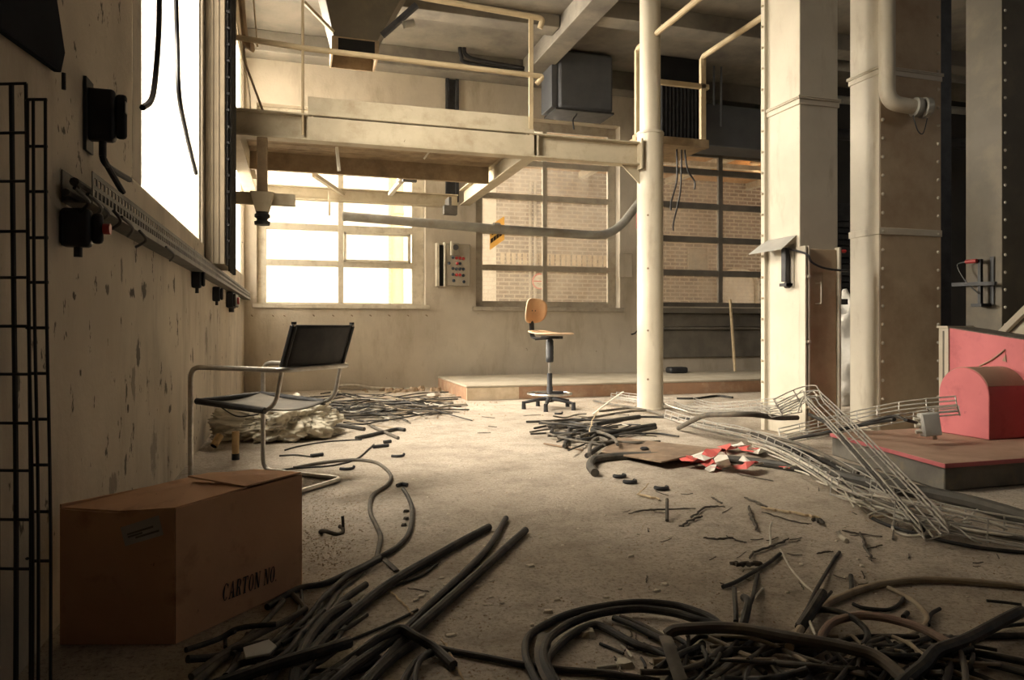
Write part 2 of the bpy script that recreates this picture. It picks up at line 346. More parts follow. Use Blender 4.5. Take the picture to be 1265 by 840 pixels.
# dado boards below the third window
a0, a1 = bx(800), bx(1000)
dado = MB()
dado.box((a0, YB - .22, 1.18), (a1, YB - .003, 1.27)).box((a0, YB - .10, .95), (a1, YB - .003, 1.175)).box((a0, YB - .14, .90), (a1, YB - .003, .945)).box((a0, YB - .07, .42), (a1, YB - .003, .895))
struct(dado.build('trim_7', M['frame_dark'], bevel=.008))
# ------------------------------------------------------------------ windows
def window(n, hole, xs, zs, fm, depth=.17, bar=.05, glass='glass', sill=True, hide=None):
    root = sroot('window_%d' % n, ((hole[0] + hole[1]) / 2, YB + depth, hole[2]))
    y = YB + depth; mb = MB(); x0, x1, z0, z1 = hole; e = .002
    sx0, sx1 = xs[0], xs[-1]; 
    mb.box((x0 + e, y, z0 + e), (sx0, y + .06, z1 - e)).box((sx1, y, z0 + e), (x1 - e, y + .06, z1 - e))
    mb.box((sx0, y, z0 + e), (sx1, y + .06, zs[0])).box((sx0, y, zs[-1]), (sx1, y + .06, z1 - e))
    for x in xs[1:-1]: mb.box((x - bar / 2, y - .01, zs[0]), (x + bar / 2, y + .05, zs[-1]))
    for z in zs[1:-1]:
        mb.box((sx0, y - .005, z - bar * .62), (sx1, y + .055, z + bar * .62))
    mb.build('frame', M[fm], root, bevel=.004)
    MB().box((sx0 - .01, y + .022, zs[0] - .01), (sx1 + .01, y + .028, zs[-1] + .01)).build('pane', M[glass], root, flatshade=True)
    if sill: MB().box((x0 - .06, YB - .035, z0 - .05), (x1 + .06, YB - .003, z0 + .015)).build('sill', M[fm], root, bevel=.006)
    return root
def yz(py, px, Y): return onY(px, py, Y).z
yf = YB + .17
def gx(px): return onY(px, 300, yf).x
win1 = window(1, w1, [gx(329), gx(421), gx(509)], [yz(374, 421, yf), yz(326, 421, yf), yz(282, 421, yf), yz(237, 421, yf), yz(190, 421, yf), 4.05], 'white_frame', bar=.075)
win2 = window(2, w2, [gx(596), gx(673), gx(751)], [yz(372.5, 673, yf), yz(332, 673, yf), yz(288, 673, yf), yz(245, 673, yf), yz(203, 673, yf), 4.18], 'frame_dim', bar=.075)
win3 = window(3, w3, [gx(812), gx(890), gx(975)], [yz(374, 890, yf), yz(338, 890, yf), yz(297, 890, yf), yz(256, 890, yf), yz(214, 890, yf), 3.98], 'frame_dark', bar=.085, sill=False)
# opened casement in the right middle pane of the first window
p0, p1 = gx(426), gx(505); zz0, zz1 = yz(322, 421, yf), yz(288, 421, yf)
cs = MB()
for (a, bb) in (((p0, zz0), (p1, zz0)), ((p0, zz1), (p1, zz1)), ((p0, zz0), (p0, zz1)), ((p1, zz0), (p1, zz1))):
    cs.box((min(a[0], bb[0]) - .02, yf - .045, min(a[1], bb[1]) - .02), (max(a[0], bb[0]) + .02, yf - .012, max(a[1], bb[1]) + .02))
cs.build('casement', M['white_frame'], win1, bevel=.004)
def side_window(n, hole, zs, ys):
    root = sroot('window_%d' % n, (XL - .03, (hole[0] + hole[1]) / 2, hole[2])); e = .002
    y0, y1, z0, z1 = hole; mb = MB(); x0, x1 = XL - .07, XL - .02
    mb.box((x0, y0 + e, z0 + e), (x1, y0 + .05, z1 - e)).box((x0, y1 - .03, z0 + e), (x1, y1 - e, z1 - e)).box((x0, y0 + .05, z0 + e), (x1, y1 - .03, z0 + .03)).box((x0, y0 + .05, z1 - .05), (x1, y1 - .03, z1 - e))
    for z in zs: mb.box((x0, y0 + .05, z - .012), (x1 - .01, y1 - .03, z + .012))
    for y in ys: mb.box((x0, y - .015, z0 + .03), (x1 - .005, y + .015, z1 - .05))
    mb.build('frame', M['white_frame'], root, bevel=.003)
    MB().box((XL - .047, y0 + .04, z0 + .02), (XL - .043, y1 - .02, z1 - .04)).build('pane', M['glass_l'], root, flatshade=True)
    return root
wl = side_window(4, lw1, [], [])
side_window(5, lw2, [], [])
# stay and handle on the left window
if 0: MB().tube(cr([s + V((.01, 0, 0)), s + V((.03, .15, -.01)), s + V((.035, .42, .0))]), .008).build('casement_stay', M['white_frame'], wl)
MB().box((XL - .065, onX(169, 225, XL).y, lw1[2] + .031), (XL - .018, onX(180, 230, XL).y, lw1[3] - .051)).build('shade_strip', M['frame_dim'], wl, bevel=.003)  # grey strip added to stand in for the dimmer outer reveal
def LP(x, y): q = onX(x, y, XL); return (q.x, q.y, q.z)
add_stains(M['wall_l'], [(LP(171, 437), .06, .16, .8), (LP(163, 362), .07, .05, .95), (LP(178, 358), .07, .10, .9), (LP(150, 330), .03, .12, .7), (LP(133, 357), .03, .05, .8), (LP(165, 475), .05, .22, .5), (LP(205, 480), .06, .10, .8), (LP(158, 505), .02, .05, .9), (LP(210, 505), .05, .05, .9), (LP(155, 575), .03, .10, .8), (LP(215, 350), .05, .14, .8), (LP(238, 440), .05, .15, .7), (LP(100, 460), .02, .04, .9), (LP(92, 365), .02, .04, .9), (LP(255, 420), .1, .3, .5), (LP(190, 560), .1, .3, .45), (LP(228, 520), .1, .25, .5), (LP(140, 600), .1, .12, .5)], (.045, .036, .028))
# ------------------------------------------------------------------ courtyard outside
YF = 15.6
xs_ = onY(613, 300, YF).x
struct(MB().box((-9, YF, -.1), (xs_, YF + .3, 9)).build('wall_courtyard', M['brick_white'], flatshade=True))
struct(MB().box((xs_ + .002, YF, -.1), (18, YF + .3, 9)).build('wall_outside', M['brick'], flatshade=True))
struct(MB().box((-9, YB + .31, -.3), (18, YF + .3, -.1)).build('ground', M['plinth_top'], flatshade=True))
struct(MB().box((-9, YR - 3, -.3), (XL - .31, YB + .3, -.1)).build('ground_side', M['plinth_top'], flatshade=True))
t = thing('drainpipe', 'yellow painted drainpipe on whitewashed wall outside the left back window', 'drainpipe', onY(491, 420, YF - .2))
pp = onY(491, 300, YF - .15)
MB().cyl((pp.x, YF - .15, -.1), (pp.x, YF - .15, 7.5), .13).build('pipe', M['yellow'], t)
for z in (1.2, 3.4, 5.6): MB().cyl((pp.x, YF - .15, z), (pp.x, YF - .15, z + .06), .145).build('bracket', M['yellow'], t)
# soldier courses and string course of the brick facade
soldier = MB(); x = xs_ + .1; zb = onY(680, 333, YF).z
while x < onY(756, 300, YF).x + .4:
    soldier.box((x, YF - .03, zb + .1), (x + .09, YF + .05, zb + .36)); x += .135
struct(soldier.build('trim_8', M['brick_pale']))
struct(MB().box((xs_ + .01, YF - .05, zb), (18, YF + .05, zb + .07)).box((xs_ + .01, YF - .06, 3.95), (18, YF + .05, 4.03)).build('trim_9', M['brick_pale']))
# arched door and vent on facade
dr = sroot('door_1', onY(912, 380, YF - .04)); dc = onY(911, 350, YF).x; zt = onY(911, 334, YF).z
arch = []
for k in range(13):
    a = PI * k / 12; arch.append((dc + math.cos(a) * .55, YF - .06, zt - .35 + math.sin(a) * .35))
MB().tube([(dc + .55, YF - .06, -.1)] + arch + [(dc - .55, YF - .06, -.1)], .06, 6).build('frame', M['white_frame'], dr)
MB().prism([(dc - .5, YF - .03, -.1), (dc + .5, YF - .03, -.1), (dc + .5, YF - .03, zt - .4)] + [(x * .95 + dc * .05, YF - .03, z - .04) for x, _, z in arch] + [(dc - .5, YF - .03, zt - .4)], (0, .02, 0)).build('leaf', M['brick_white'], dr, flatshade=True)
vc = onY(862, 320, YF)
vt = thing('wall_vent', 'small square slatted vent on the courtyard brick wall seen through right window', 'vent', vc)
vm = MB()
for k in range(6): vm.box((vc.x - .25, YF - .03, vc.z - .22 + k * .08), (vc.x + .25, YF - .005, vc.z - .18 + k * .08))
vm.box((vc.x - .3, YF - .02, vc.z - .27), (vc.x - .25, YF - .002, vc.z + .27)).box((vc.x + .25, YF - .02, vc.z - .27), (vc.x + .3, YF - .002, vc.z + .27)).box((vc.x - .25, YF - .012, vc.z - .25), (vc.x + .25, YF - .003, vc.z + .25))
vm.build('grille', M['frame_dim'], vt)
for (k, px) in enumerate((655, 661)):
    c = onY(px, 300, YF - .05)
    o = MB().cyl((c.x, YF - .06, -.1), (c.x, YF - .06, 4.3), .04, 10).build('conduit', M['frame_dim'])
    tag(o, ['thin grey conduit on courtyard wall, left of the pair behind round sign', 'thin grey conduit on courtyard wall, right of the pair behind round sign'][k], 'conduit', 'courtyard conduits')
sc = onY(667, 347.5, YF - .14)
st = thing('round_sign', 'round white prohibition sign with red ring on the courtyard brick wall', 'sign', sc)
MB().cyl((sc.x, YF - .11, sc.z), (sc.x, YF - .13, sc.z), .18, 32).build('sign_plate', M['tape_white'], st)
rg = [(sc.x + .17 * math.cos(2 * PI * k / 32), YF - .13, sc.z + .17 * math.sin(2 * PI * k / 32)) for k in range(32)]
MB().tube(rg, .016, 6, closed=True).build('red_ring', M['tape_red'], st)
MB().box((sc.x - .16, YF - .142, sc.z - .012), (sc.x + .16, YF - .131, sc.z + .014)).build('red_bar', M['tape_red'], st)
sm = MB()
for (dx, dz, w) in ((-.06, .07, .10), (.0, .04, .06), (-.07, -.06, .12), (-.03, -.09, .07)): sm.box((sc.x + dx, YF - .136, sc.z + dz), (sc.x + dx + w, YF - .131, sc.z + dz + .014))
sm.build('print', M['frame_dim'], st)
# canopy with lamplit boards
xc = onY(640, 200, 13).x
cn = thing('canopy', 'orange boarded canopy with pale beams over the courtyard behind the right windows', 'canopy', (9, 13.4, 4.6))
cb = []
y = YB + .45; k = 0
while y < YF - .1:
    MB().box((xc, y, 4.62), (17.5, y + .46, 4.68)).build('board', M['orange_wood'], cn); y += .48
for xb in (xc + .05, xc + 2.3, xc + 4.6, xc + 6.9, xc + 9.2): MB().box((xb, YB + .4, 4.46), (xb + .16, YF - .02, 4.615)).build('rafter', M['white_frame'], cn, bevel=.01)
MB().box((xc, YB + 2.3, 4.36), (17.5, YB + 2.45, 4.455)).build('purlin', M['white_frame'], cn)
for (lx, k) in ((xc + 1.2, 0), (xc + 5.7, 1), (xc + 8.5, 2)):
    lt = thing('canopy_lamp', ['warm bulkhead lamp under canopy behind middle window', 'warm bulkhead lamp under canopy behind right window', 'warm bulkhead lamp at far end of the courtyard canopy'][k], 'lamp', (lx, 13.5, 4.5), 'canopy lamps')
    MB().lathe([(.09, 0), (.12, .03), (.12, .06)], (lx, 13.5, 4.555), 16).build('housing', M['frame_dim'], lt)
    L = bpy.data.lights.new('lamp_bulb', 'POINT'); L.energy = 9; L.color = (1, .62, .3); L.shadow_soft_size = .08
    lo = bpy.data.objects.new('lamp_bulb', L); C.objects.link(lo); lo.location = (lx, 13.5, 4.3)
# yellow paper stuck on the middle window
a, b2, c2, d2 = (onY(605, 279, yf + .018), onY(623, 267, yf + .018), onY(623, 296, yf + .018), onY(605, 309, yf + .018))
yn = thing('yellow_notice', 'slanted yellow paper notice stuck on the middle back window', 'notice', d2)
MB().prism([d2, c2, b2, a], (0, -.003, 0)).build('sheet', M['yellow_paper'], yn)
ym = MB()
for k in range(4):
    u = .14 + k * .2; q = d2.lerp(c2, u) + (a - d2) * .34
    ym.ob(q + V((0, -.005, 0)), (.022, 0, .016), (0, .001, 0), (0, 0, .035))
for k in range(3):
    u = .2 + k * .2; q = d2.lerp(c2, u) + (a - d2) * .6
    ym.ob(q + V((0, -.005, 0)), (.016, 0, .012), (0, .001, 0), (0, 0, .022))
ym.build('print', M['ink'], yn)
# low plinth along the back wall
pf = fl(640, 493); YP = pf.y; pxl = onX(577, 492, onY(577, 492, YP).x).x
hP = .19; rr = bx(972)
pl = thing('masonry_ledge', 'long low brick ledge running along back wall behind the swivel chair', 'ledge', ((pxl + rr) / 2, YP, 0))
MB().box((pxl, YP + .02, .001), (rr, YB - .15, hP - .03)).build('core', M['brick_red'], pl)
MB().box((pxl - .01, YP - .01, hP - .03), (rr, YB - .145, hP)).build('screed', M['plinth_top'], pl, bevel=.01)
xm = onY(641, 480, YP).x
MB().box((pxl - .003, YP - .004, .001), (xm, YP + .02, hP - .032)).build('pale_end', M['brick_pale'], pl)
MB().box((xm, YP, .001), (rr, YP + .02, hP - .032)).build('brick_face', M['brick_red'], pl)
# ================================================================== LEFT WALL FITTINGS
# wall tray (perforated)
zt0, zt1 = 1.33, 1.43; ya, yb = onX(97, 230, XL + .05).y, YB - .12
wt = thing('cable_tray', 'long dark perforated cable tray fixed level along left wall under the windows', 'cable tray', (XL + .06, (ya + yb) / 2, zt0))
n = int((yb - ya) / .05)
vs = []; fs = []
zz = [zt0, zt0 + .022, zt0 + .045, zt0 + .06, zt0 + .083, zt1]
ysl = []
for i in range(n + 1): ysl += [ya + i * .05, ya + i * .05 + .02]
for y in ysl:
    for z in zz: vs.append((XL + .09, y, z))
K = len(zz)
for i in range(len(ysl) - 1):
    for j in range(K - 1):
        if i % 2 == 1 and j in (1, 3): continue
        fs.append((i * K + j, (i + 1) * K + j, (i + 1) * K + j + 1, i * K + j + 1))
o = MB().add(vs, fs).build('perforated_side', M['tray_steel'], wt, flatshade=True)
md = o.modifiers.new('thick', 'SOLIDIFY'); md.thickness = .003
MB().box((XL + .003, ya, zt0 - .003), (XL + .09, yb, zt0)).build('base', M['tray_steel'], wt)
MB().box((XL + .003, ya, zt0), (XL + .006, yb, zt1)).build('back_side', M['tray_steel'], wt)
for k, (r, z, x) in enumerate(((.012, .018, .03), (.009, .03, .055), (.014, .05, .045))):
    pts = [(XL + x + R.uniform(-.008, .008), ya - .05 + (yb - ya) * i / 14, zt0 + z + R.uniform(0, .014)) for i in range(15)]
    tag(MB().tube(cr(pts, 4), r).build('tray_cable', M['cable']), ['dark cable lying in wall tray nearest the wall', 'thin dark cable lying in wall tray at front edge', 'thick dark cable lying uppermost in the wall tray'][k], 'cable', 'cables lying in the wall tray')
# frayed cable ends hanging from the tray
fr = [(92, 232, 100, 262), (108, 240, 118, 268), (120, 250, 124, 272), (140, 260, 133, 285), (150, 268, 158, 292), (172, 285, 168, 305), (205, 305, 210, 322)]
for i, (x0, y0, x1, y1) in enumerate(fr):
    a = onX(x0, y0, XL + .10); b = onX(x1, y1, XL + .06)
    tag(MB().tube(cr([a, a.lerp(b, .4) + V((.03, 0, -.01)), b]), .006, 6).build('cable_end', M['black']), 'short black frayed cable end dangling from the wall tray', 'cable', 'cable ends dangling from the wall tray')
# vertical duct with cable run
d0 = 6.22; d1 = 6.92; xo = -.555
vd = thing('vertical_duct', 'tall brown vertical duct on left wall between window and platform', 'duct', ((XL + xo) / 2, d0, 1.44))
MB().box((XL + .003, d0, 1.45), (xo, d1, ZC - .01)).build('casing', M['duct_brown'], vd, bevel=.006)
for (x, w) in ((XL + .05, .02), (XL + .10, .012)): MB().box((x, d0 - .012, 1.45), (x + w, d0 - .001, ZC - .01)).build('moulding', M['duct_brown'], vd, bevel=.003)
MB().box((xo + .001, d0 + .05, 1.45), (xo + .018, d1 - .05, ZC - .01)).build('back_strip', M['dark_steel'], vd)
for k in range(4):
    MB().tube([(xo + .03, d0 + .12 + k * .14, 1.4), (xo + .032, d0 + .12 + k * .14 + .01, 3), (xo + .03, d0 + .12 + k * .14, ZC - .01)], .014, 6).build('riser_cable', M['cable'], vd)
for k in range(26):
    z = 1.5 + k * .135; MB().box((xo + .002, d0 + .04, z), (xo + .03, d0 + .06, z + .02)).build('clip', M['black'], vd)
# switch boxes
def switch(px0, px1, py0, py1, prot, label, kind):
    a = onX(px0, (py0 + py1) / 2, XL); y0 = a.y
    d = (onX((px0 + px1) / 2, (py0 + py1) / 2, XL) - EYEP).dot(FW)
    z1 = EYE + (HY - py0) / FPX * d; z0 = EYE + (HY - py1) / FPX * d
    # far end so that the front outer corner lands at px1
    y1 = onX(px1, 300, XL + prot).y
    y1 = max(y1, y0 + .05)
    t = thing('switch_box', label, 'switch box', (XL + prot / 2, (y0 + y1) / 2, z0))
    zl = z0 + (z1 - z0) * .25
    MB().box((XL + .002, y0, zl), (XL + prot * .72, y1, z1)).build('body', M['black'], t, bevel=.012)
    MB().box((XL + prot * .72, y0 + .012, zl + .012), (XL + prot, y1 - .012, z1 - .012)).build('cover', M['black'], t, bevel=.012)
    MB().cyl((XL + prot * .4, (y0 + y1) / 2, zl + .004), (XL + prot * .4, (y0 + y1) / 2, z0 + .01), min(.028, (y1 - y0) * .25)).build('gland', M['black'], t)
    if kind == 'a':
        MB().box((XL + prot, y1 - .06, zl + .10), (XL + prot + .003, y1 - .03, zl + .14)).build('label_plate', M['paper'], t)
        MB().box((XL + .002, y0 - .02, z0 + .02), (XL + .012, y1 + .02, z1 + .03)).build('back_plate', M['dark_steel'], t)
    if kind == 'r':
        MB().cyl((XL + prot, (y0 + y1) / 2, (zl + z1) / 2), (XL + prot + .02, (y0 + y1) / 2, (zl + z1) / 2), min(.04, (y1 - y0) * .35)).build('red_knob', M['red_button'], t)
    return t, y0, y1, z0
t1, y0, y1, z0 = switch(104, 151, 133, 212, .13, 'large black switch box high on left wall beside window', 'a')
for k, (x1, y1_) in enumerate(((160, 222), (152, 238))):
    a = V((XL + .05, (y0 + y1) / 2, z0 + .012)); b = onX(x1, y1_, XL + .09)
    tag(MB().tube(cr([a, a + V((.01, .03, -.03)), b]), .011).build('cable_stub', M['black']), ['black cable stub bent right from the large wall switch box', 'black cable stub hanging down from the large wall switch box'][k], 'cable', 'cable stubs under the switch box')
switch(72, 114, 266, 326, .12, 'black switch box with dull red knob on left wall below tray', 'r')
switch(236, 251, 336, 366, .09, 'small black socket box under wall tray, leftmost of three', 'x')
switch(262, 275, 357, 380, .09, 'small black socket box under wall tray, middle of three', 'x')
switch(279, 295, 365, 388, .10, 'small black socket box under wall tray, nearest the corner', 'r')
# white knob-like sensor at the window's far jamb
a = onX(262, 272, XL + .04); o = MB().lathe([(.02, 0), (.035, .01), (.035, .10), (.015, .12)], (a.x, a.y, a.z - .06), 14).build('insulator', M['white_frame']); tag(o, 'small white insulator on left wall beside the bright window', 'insulator')
# two black cables hanging in front of the left window
for lab, pts in (('black cable hanging before left window with hooked lower end', [(199, -330), (197, -30), (196, 40), (192, 95), (187, 123), (176, 133)]), ('longer black cable hanging straight before left window', [(213, -330), (217, -30), (219, 50), (221, 115), (229, 160), (242, 214)])):
    o = MB().tube(cr([onX(x, y, XL + .12 + (.02 if y > 100 else 0)) for x, y in pts]), .012).build('hanging_cable', M['black']); tag(o, lab, 'cable', 'cables hanging before the window')
# upright wire basket standing against the left wall
YG = 1.8
gr = thing('wire_mesh_panel', 'tall dark wire mesh tray standing upright against left wall at picture edge', 'mesh panel', (onY(20, 400, YG).x, YG, 0))
def gp_(px, py, Y): q = onY(px, py, Y); return V((max(q.x, XL + .012), Y, q.z))
for (px, top, Y, rr_) in ((-40, 103, YG + .07, .004), (-8, 103, YG + .07, .004), (14, 103, YG + .07, .0055), (32, 103, YG + .07, .004), (34, 123, YG, .0035), (41, 123, YG, .0035), (56, 123, YG, .0035)):
    a = gp_(px, top, Y); b = V((a.x + .018, Y - .03, .004)); MB().tube(cr([a, a.lerp(b, .3) + V((R.uniform(-.003, .003), 0, 0)), a.lerp(b, .65) + V((.004, 0, 0)), b]), rr_, 6).build('upright_wire', M['black'], gr)
for (l0, l1, Y, ys_) in ((-60, 33, YG + .066, (103, 164, 224, 286, 343, 403, 462, 522, 580, 640, 700)), (33, 58, YG + .004, (123, 181, 237, 294, 349, 405, 461, 517, 573, 630, 690))):
    for py in ys_:
        a, b = gp_(l0, py, Y), gp_(l1, py, Y); k = max(0, (1.47 - a.z) / 1.47) * .018; MB().tube([a + V((k if l0 > 0 else 0, -k * 1.6, 0)), b + V((k, -k * 1.6, 0))], .0035, 6).build('cross_wire', M['black'], gr)
for py in (124, 405, 690):
    a, b = gp_(34, py, YG), gp_(33, py, YG + .07); MB().tube([a, b], .0035, 6).build('tie_wire', M['black'], gr)
# dark board high on the left wall, top-left corner
a = [onX(-30, -60, XL + .03), onX(-20, 20, XL + .03), onX(76, 90, XL + .03), onX(81, 66, XL + .03), onX(62, -60, XL + .03)]
bd = thing('wall_board', 'dark slanting steel board high on left wall at picture edge', 'board', a[2])
MB().prism(a, (-.022, 0, 0)).build('plate', M['navy'], bd, bevel=.004)
MB().tube([a[2] + V((.006, 0, 0)), a[2] + V((.006, 0, -.05))], .006).build('hook', M['black'], bd)
# hooks under the first back window
for i, px in enumerate((311, 337, 351, 387, 411, 434, 457, 480, 503, 526)):
    c = onY(px, 389, YB); o = MB().tube(cr([(c.x, YB - .003, c.z), (c.x, YB - .05, c.z - .005), (c.x + .02, YB - .055, c.z - .02)]), .008, 6).build('wall_hook', M['rust'])
    tag(o, 'small rusty hook in the row under left back window', 'hook', 'hooks under the left back window')
# hanging strips in the upper left corner
for i, (pts, r, m_, lab, fl_) in enumerate((
    ([(300, 40), (303, 75), (313, 105), (326, 140)], .012, 'cable_b', 'thin cream cord hanging down to platform in left corner', 1),
    ([(294, 35), (300, 70), (306, 100), (309, 122), (309, 138)], .028, 'white_wire', 'wide pale strip hanging down to platform in left corner', .2),
    ([(297, -20), (300, 20), (304, 50), (312, 58)], .09, 'wood', 'brown torn sheath hanging from ceiling in left corner', .35),
    ([(311, -20), (315, 20), (318, 57)], .03, 'rail', 'narrow tan strip hanging from ceiling in left corner', .25))):
    o = MB().tube(cr([atd(x, y, 7.35) for x, y in pts]), r, 8, flat=fl_).build('hanging_strip', M[m_]); tag(o, lab, 'strip')
# control panel on the back wall
c0 = onY(539, 352, YB - .12); c1 = onY(580, 303, YB - .12); yfp = YB - .13
cp = thing('control_panel', 'beige wall control panel with rows of red and black buttons', 'control panel', ((c0.x + c1.x) / 2, yfp, c0.z))
xa = onY(551, 330, yfp).x; xb = onY(581, 330, yfp).x; zb0, zb1 = onY(560, 353, yfp).z, onY(560, 301, yfp).z
MB().box((xa, yfp, zb0), (xb, YB - .003, zb1)).build('cabinet', M['panel_grey'], cp, bevel=.008)
MB().box((xa - .145, yfp + .02, zb0 - .01), (xa - .10, YB - .003, zb1 + .01)).build('side_rail', M['white_frame'], cp, bevel=.004)
MB().box((xa - .10, yfp + .05, zb0), (xa - .03, YB - .01, zb1 - .02)).build('dark_slot', M['void'], cp)
MB().box((xa - .03, yfp - .02, zb0 - .01), (xa - .008, YB - .003, zb1 + .02)).build('door_edge', M['white_frame'], cp, bevel=.003)
W_, H_ = xb - xa, zb1 - zb0
def pt(u, v): return V((xa + W_ * u, yfp, zb0 + H_ * v))
q = pt(.17, .72); MB().box((q.x, yfp - .07, q.z), (q.x + .03, yfp - .001, q.z + H_ * .33)).build('hinged_flap', M['white_frame'], cp)
q = pt(.25, .74); MB().box((q.x, yfp - .03, q.z), (q.x + W_ * .27, yfp - .001, q.z + H_ * .27)).build('meter_box', M['panel_grey'], cp, bevel=.004)
q = pt(.38, .91); MB().cyl((q.x, yfp - .031, q.z), (q.x, yfp - .036, q.z), .045, 20).build('dial', M['heater'], cp)
for (u, v, k) in ((.28, .67, 'b'), (.43, .66, 'r'), (.57, .66, 'r'), (.71, .65, 'r'), (.12, .53, 'b'), (.46, .53, 'r'), (.57, .53, 'b'), (.28, .41, 'b'), (.42, .40, 'b'), (.57, .40, 'b'), (.71, .40, 'b'), (.28, .27, 'b'), (.43, .26, 'r'), (.57, .26, 'r'), (.71, .25, 'b'), (.31, .12, 'b'), (.73, .10, 'b')):
    q = pt(u, v); MB().lathe([(.024, 0), (.024, .012), (.016, .022)], q + V((0, -.001, 0)), 12, (0, -1, 0)).build('button', M['red_button' if k == 'r' else 'blue_button'], cp)
# small conduit elbow and wall cover right of the middle window
a = onY(773, 328, YB - .02); o = MB().box((a.x - .12, YB - .03, a.z - .2), (a.x + .12, YB - .003, a.z + .2)).build('cover_plate', M['wall_b'], bevel=.006); tag(o, 'plain plaster coloured cover plate on back wall left of the round column', 'cover plate')
a = onY(792, 273, YB - .03); rf = thing('fire_sign', 'red framed wall notice half hidden behind the round column', 'notice', a)
MB().box((a.x - .08, YB - .02, a.z - .13), (a.x + .3, YB - .003, a.z + .13)).build('frame', M['red'], rf); MB().box((a.x - .04, YB - .024, a.z - .09), (a.x + .26, YB - .021, a.z + .09)).build('sheet', M['wall_b'], rf)
o = MB().tube(cr([onY(x, y, YB - .02) for x, y in ((792, 385), (791, 402), (785, 411), (780, 413))]), .013).build('cable_stub', M['cable']); tag(o, 'short dark cable curling from the back wall left of round column', 'cable')
# ================================================================== PLATFORM
def ibX(mb, x0, x1, yc, z0, z1, w=.14, tf=.018, tw=.014):
    return mb.box((x0, yc - w / 2, z0), (x1, yc + w / 2, z0 + tf)).box((x0, yc - w / 2, z1 - tf), (x1, yc + w / 2, z1)).box((x0, yc - tw / 2, z0 + tf), (x1, yc + tw / 2, z1 - tf))
def ibY(mb, y0, y1, xc, z0, z1, w=.14, tf=.018, tw=.014):
    return mb.box((xc - w / 2, y0, z0), (xc + w / 2, y1, z0 + tf)).box((xc - w / 2, y0, z1 - tf), (xc + w / 2, y1, z1)).box((xc - tw / 2, y0, z0 + tf), (xc + tw / 2, y1, z1 - tf))
colb = fl(811, 507); colx, coly = colb.x, colb.y + .15
YP0 = coly - .02
def z_at(px, py, Y): return onY(px, py, Y).z
Z0, Z1 = 2.74, 3.01
zb0 = z_at(540, 187, YP0); Z0 = zb0; Z1 = Z0 + .26
xr_ = colx - .17
pf_ = thing('mezzanine_platform', 'cream steel platform frame with handrail running from left wall to round column', 'platform', (1.2, YP0, Z0))
xa = onY(380, 150, YP0).x; xb = onY(657, 180, YP0).x
fb = ibX(MB(), XL + .003, xr_, YP0, Z0, Z1, .15).build('front_beam', M['beam'], pf_, bevel=.003)
for px in (386, 650, 664): 
    x = onY(px, 160, YP0 - .05).x; MB().box((x - .006, YP0 - .07, Z0 + .02), (x + .006, YP0 - .009, Z1 - .02)).build('stiffener', M['beam'], fb)
MB().box((xa, YP0 - .075, Z0 + .012), (xb, YP0 - .068, Z1 - .03)).build('cover_plate', M['beam'], pf_)
MB().box((xa, YP0 - .045, Z1 + .001), (xb, YP0 - .03, z_at(450, 127, YP0) )).build('toe_board', M['beam'], pf_, bevel=.003)
MB().box((xa, YP0 - .085, Z1 - .012), (xb, YP0 - .076, Z1 + .03)).build('toe_angle', M['beam'], pf_)
MB().box((xr_ - .012, YP0 - .12, Z0 - .05), (xr_ + .01, YP0 + .12, Z1 + .03)).build('end_plate', M['beam'], pf_, bevel=.003)
MB().prism([(xr_ - .014, YP0 - .01, Z0 - .002), (xr_ - .014, YP0 - .01, Z0 - .22), (xr_ + .03, YP0 - .01, Z0 - .22), (xr_ + .03, YP0 - .01, Z0 - .06), (xr_ - .2, YP0 - .01, Z0 - .002)][0:1] + [(xr_ - .20, YP0 - .01, Z0 - .002), (xr_ + .02, YP0 - .01, Z0 - .20), (xr_ + .02, YP0 - .01, Z0 - .06)], (0, .02, 0)).build('gusset', M['beam'], pf_)
# side beams, cross beam and rear beam
YR0 = 10.5
ibY(MB(), YP0 + .08, YR0 - .08, xb - .02, Z0, Z1 - .02, .15).build('side_beam', M['beam'], pf_, bevel=.003)
ibY(MB(), YP0 + .08, YR0 - .08, XL + .12, Z0, Z1 - .02, .15).build('side_beam', M['beam'], pf_, bevel=.003)
xe = xb + .05
ibX(MB(), XL + .2, xe - .16, YR0, Z0 - .02, Z0 + .17, .13).build('rear_beam', M['beam'], pf_, bevel=.003)
YM = YP0 + 1.45
MB().box((XL + .2, YM - .03, Z0), (xb - .1, YM + .03, Z0 + .235)).build('cross_beam', M['wood'], pf_, bevel=.004)
k = 0; y = YP0 + .085
while y < YM + .04:
    MB().box((XL + .2, y, Z1 - .06), (xb - .1, y + .21, Z1 - .022)).build('deck_board', M['wood'], pf_, bevel=.004); y += .222
# braces and small hangers
MB().bar(onY(388, 216, YM + .3), onY(424, 240, YR0 - .1), .05, .05).build('brace', M['beam'], pf_)
MB().bar(onY(503, 215, YM + .3), onY(482, 240, YR0 - .1), .06, .05).build('brace', M['white_frame'], pf_)
p = onY(506, 219, YM + .25); MB().box(p - V((.09, .03, .06)), p + V((.09, .03, .06))).build('junction_box', M['heater'], pf_, bevel=.008)
p = onY(495, 222, YM + .35); MB().lathe([(.02, 0), (.05, .02), (.05, .09), (.02, .11)], p - V((0, 0, .05)), 12).build('float_lamp', M['white_frame'], pf_)
p0, p1 = onY(416, 182, YP0 + .25), onY(419, 211, YP0 + .25); MB().bar(p0, p1, .05, .03, (1, 0, 0)).build('hanger', M['white_frame'], pf_)
MB().bar(onY(532, 185, YP0 + .2), onY(524, 196, YP0 + .2), .04, .02, (1, 0, 0)).build('hanger', M['white_frame'], pf_)
MB().bar(onY(407, 236, YR0 - .15), onY(407, 266, YR0 - .15), .05, .03, (1, 0, 0)).build('hanger', M['beam'], pf_)
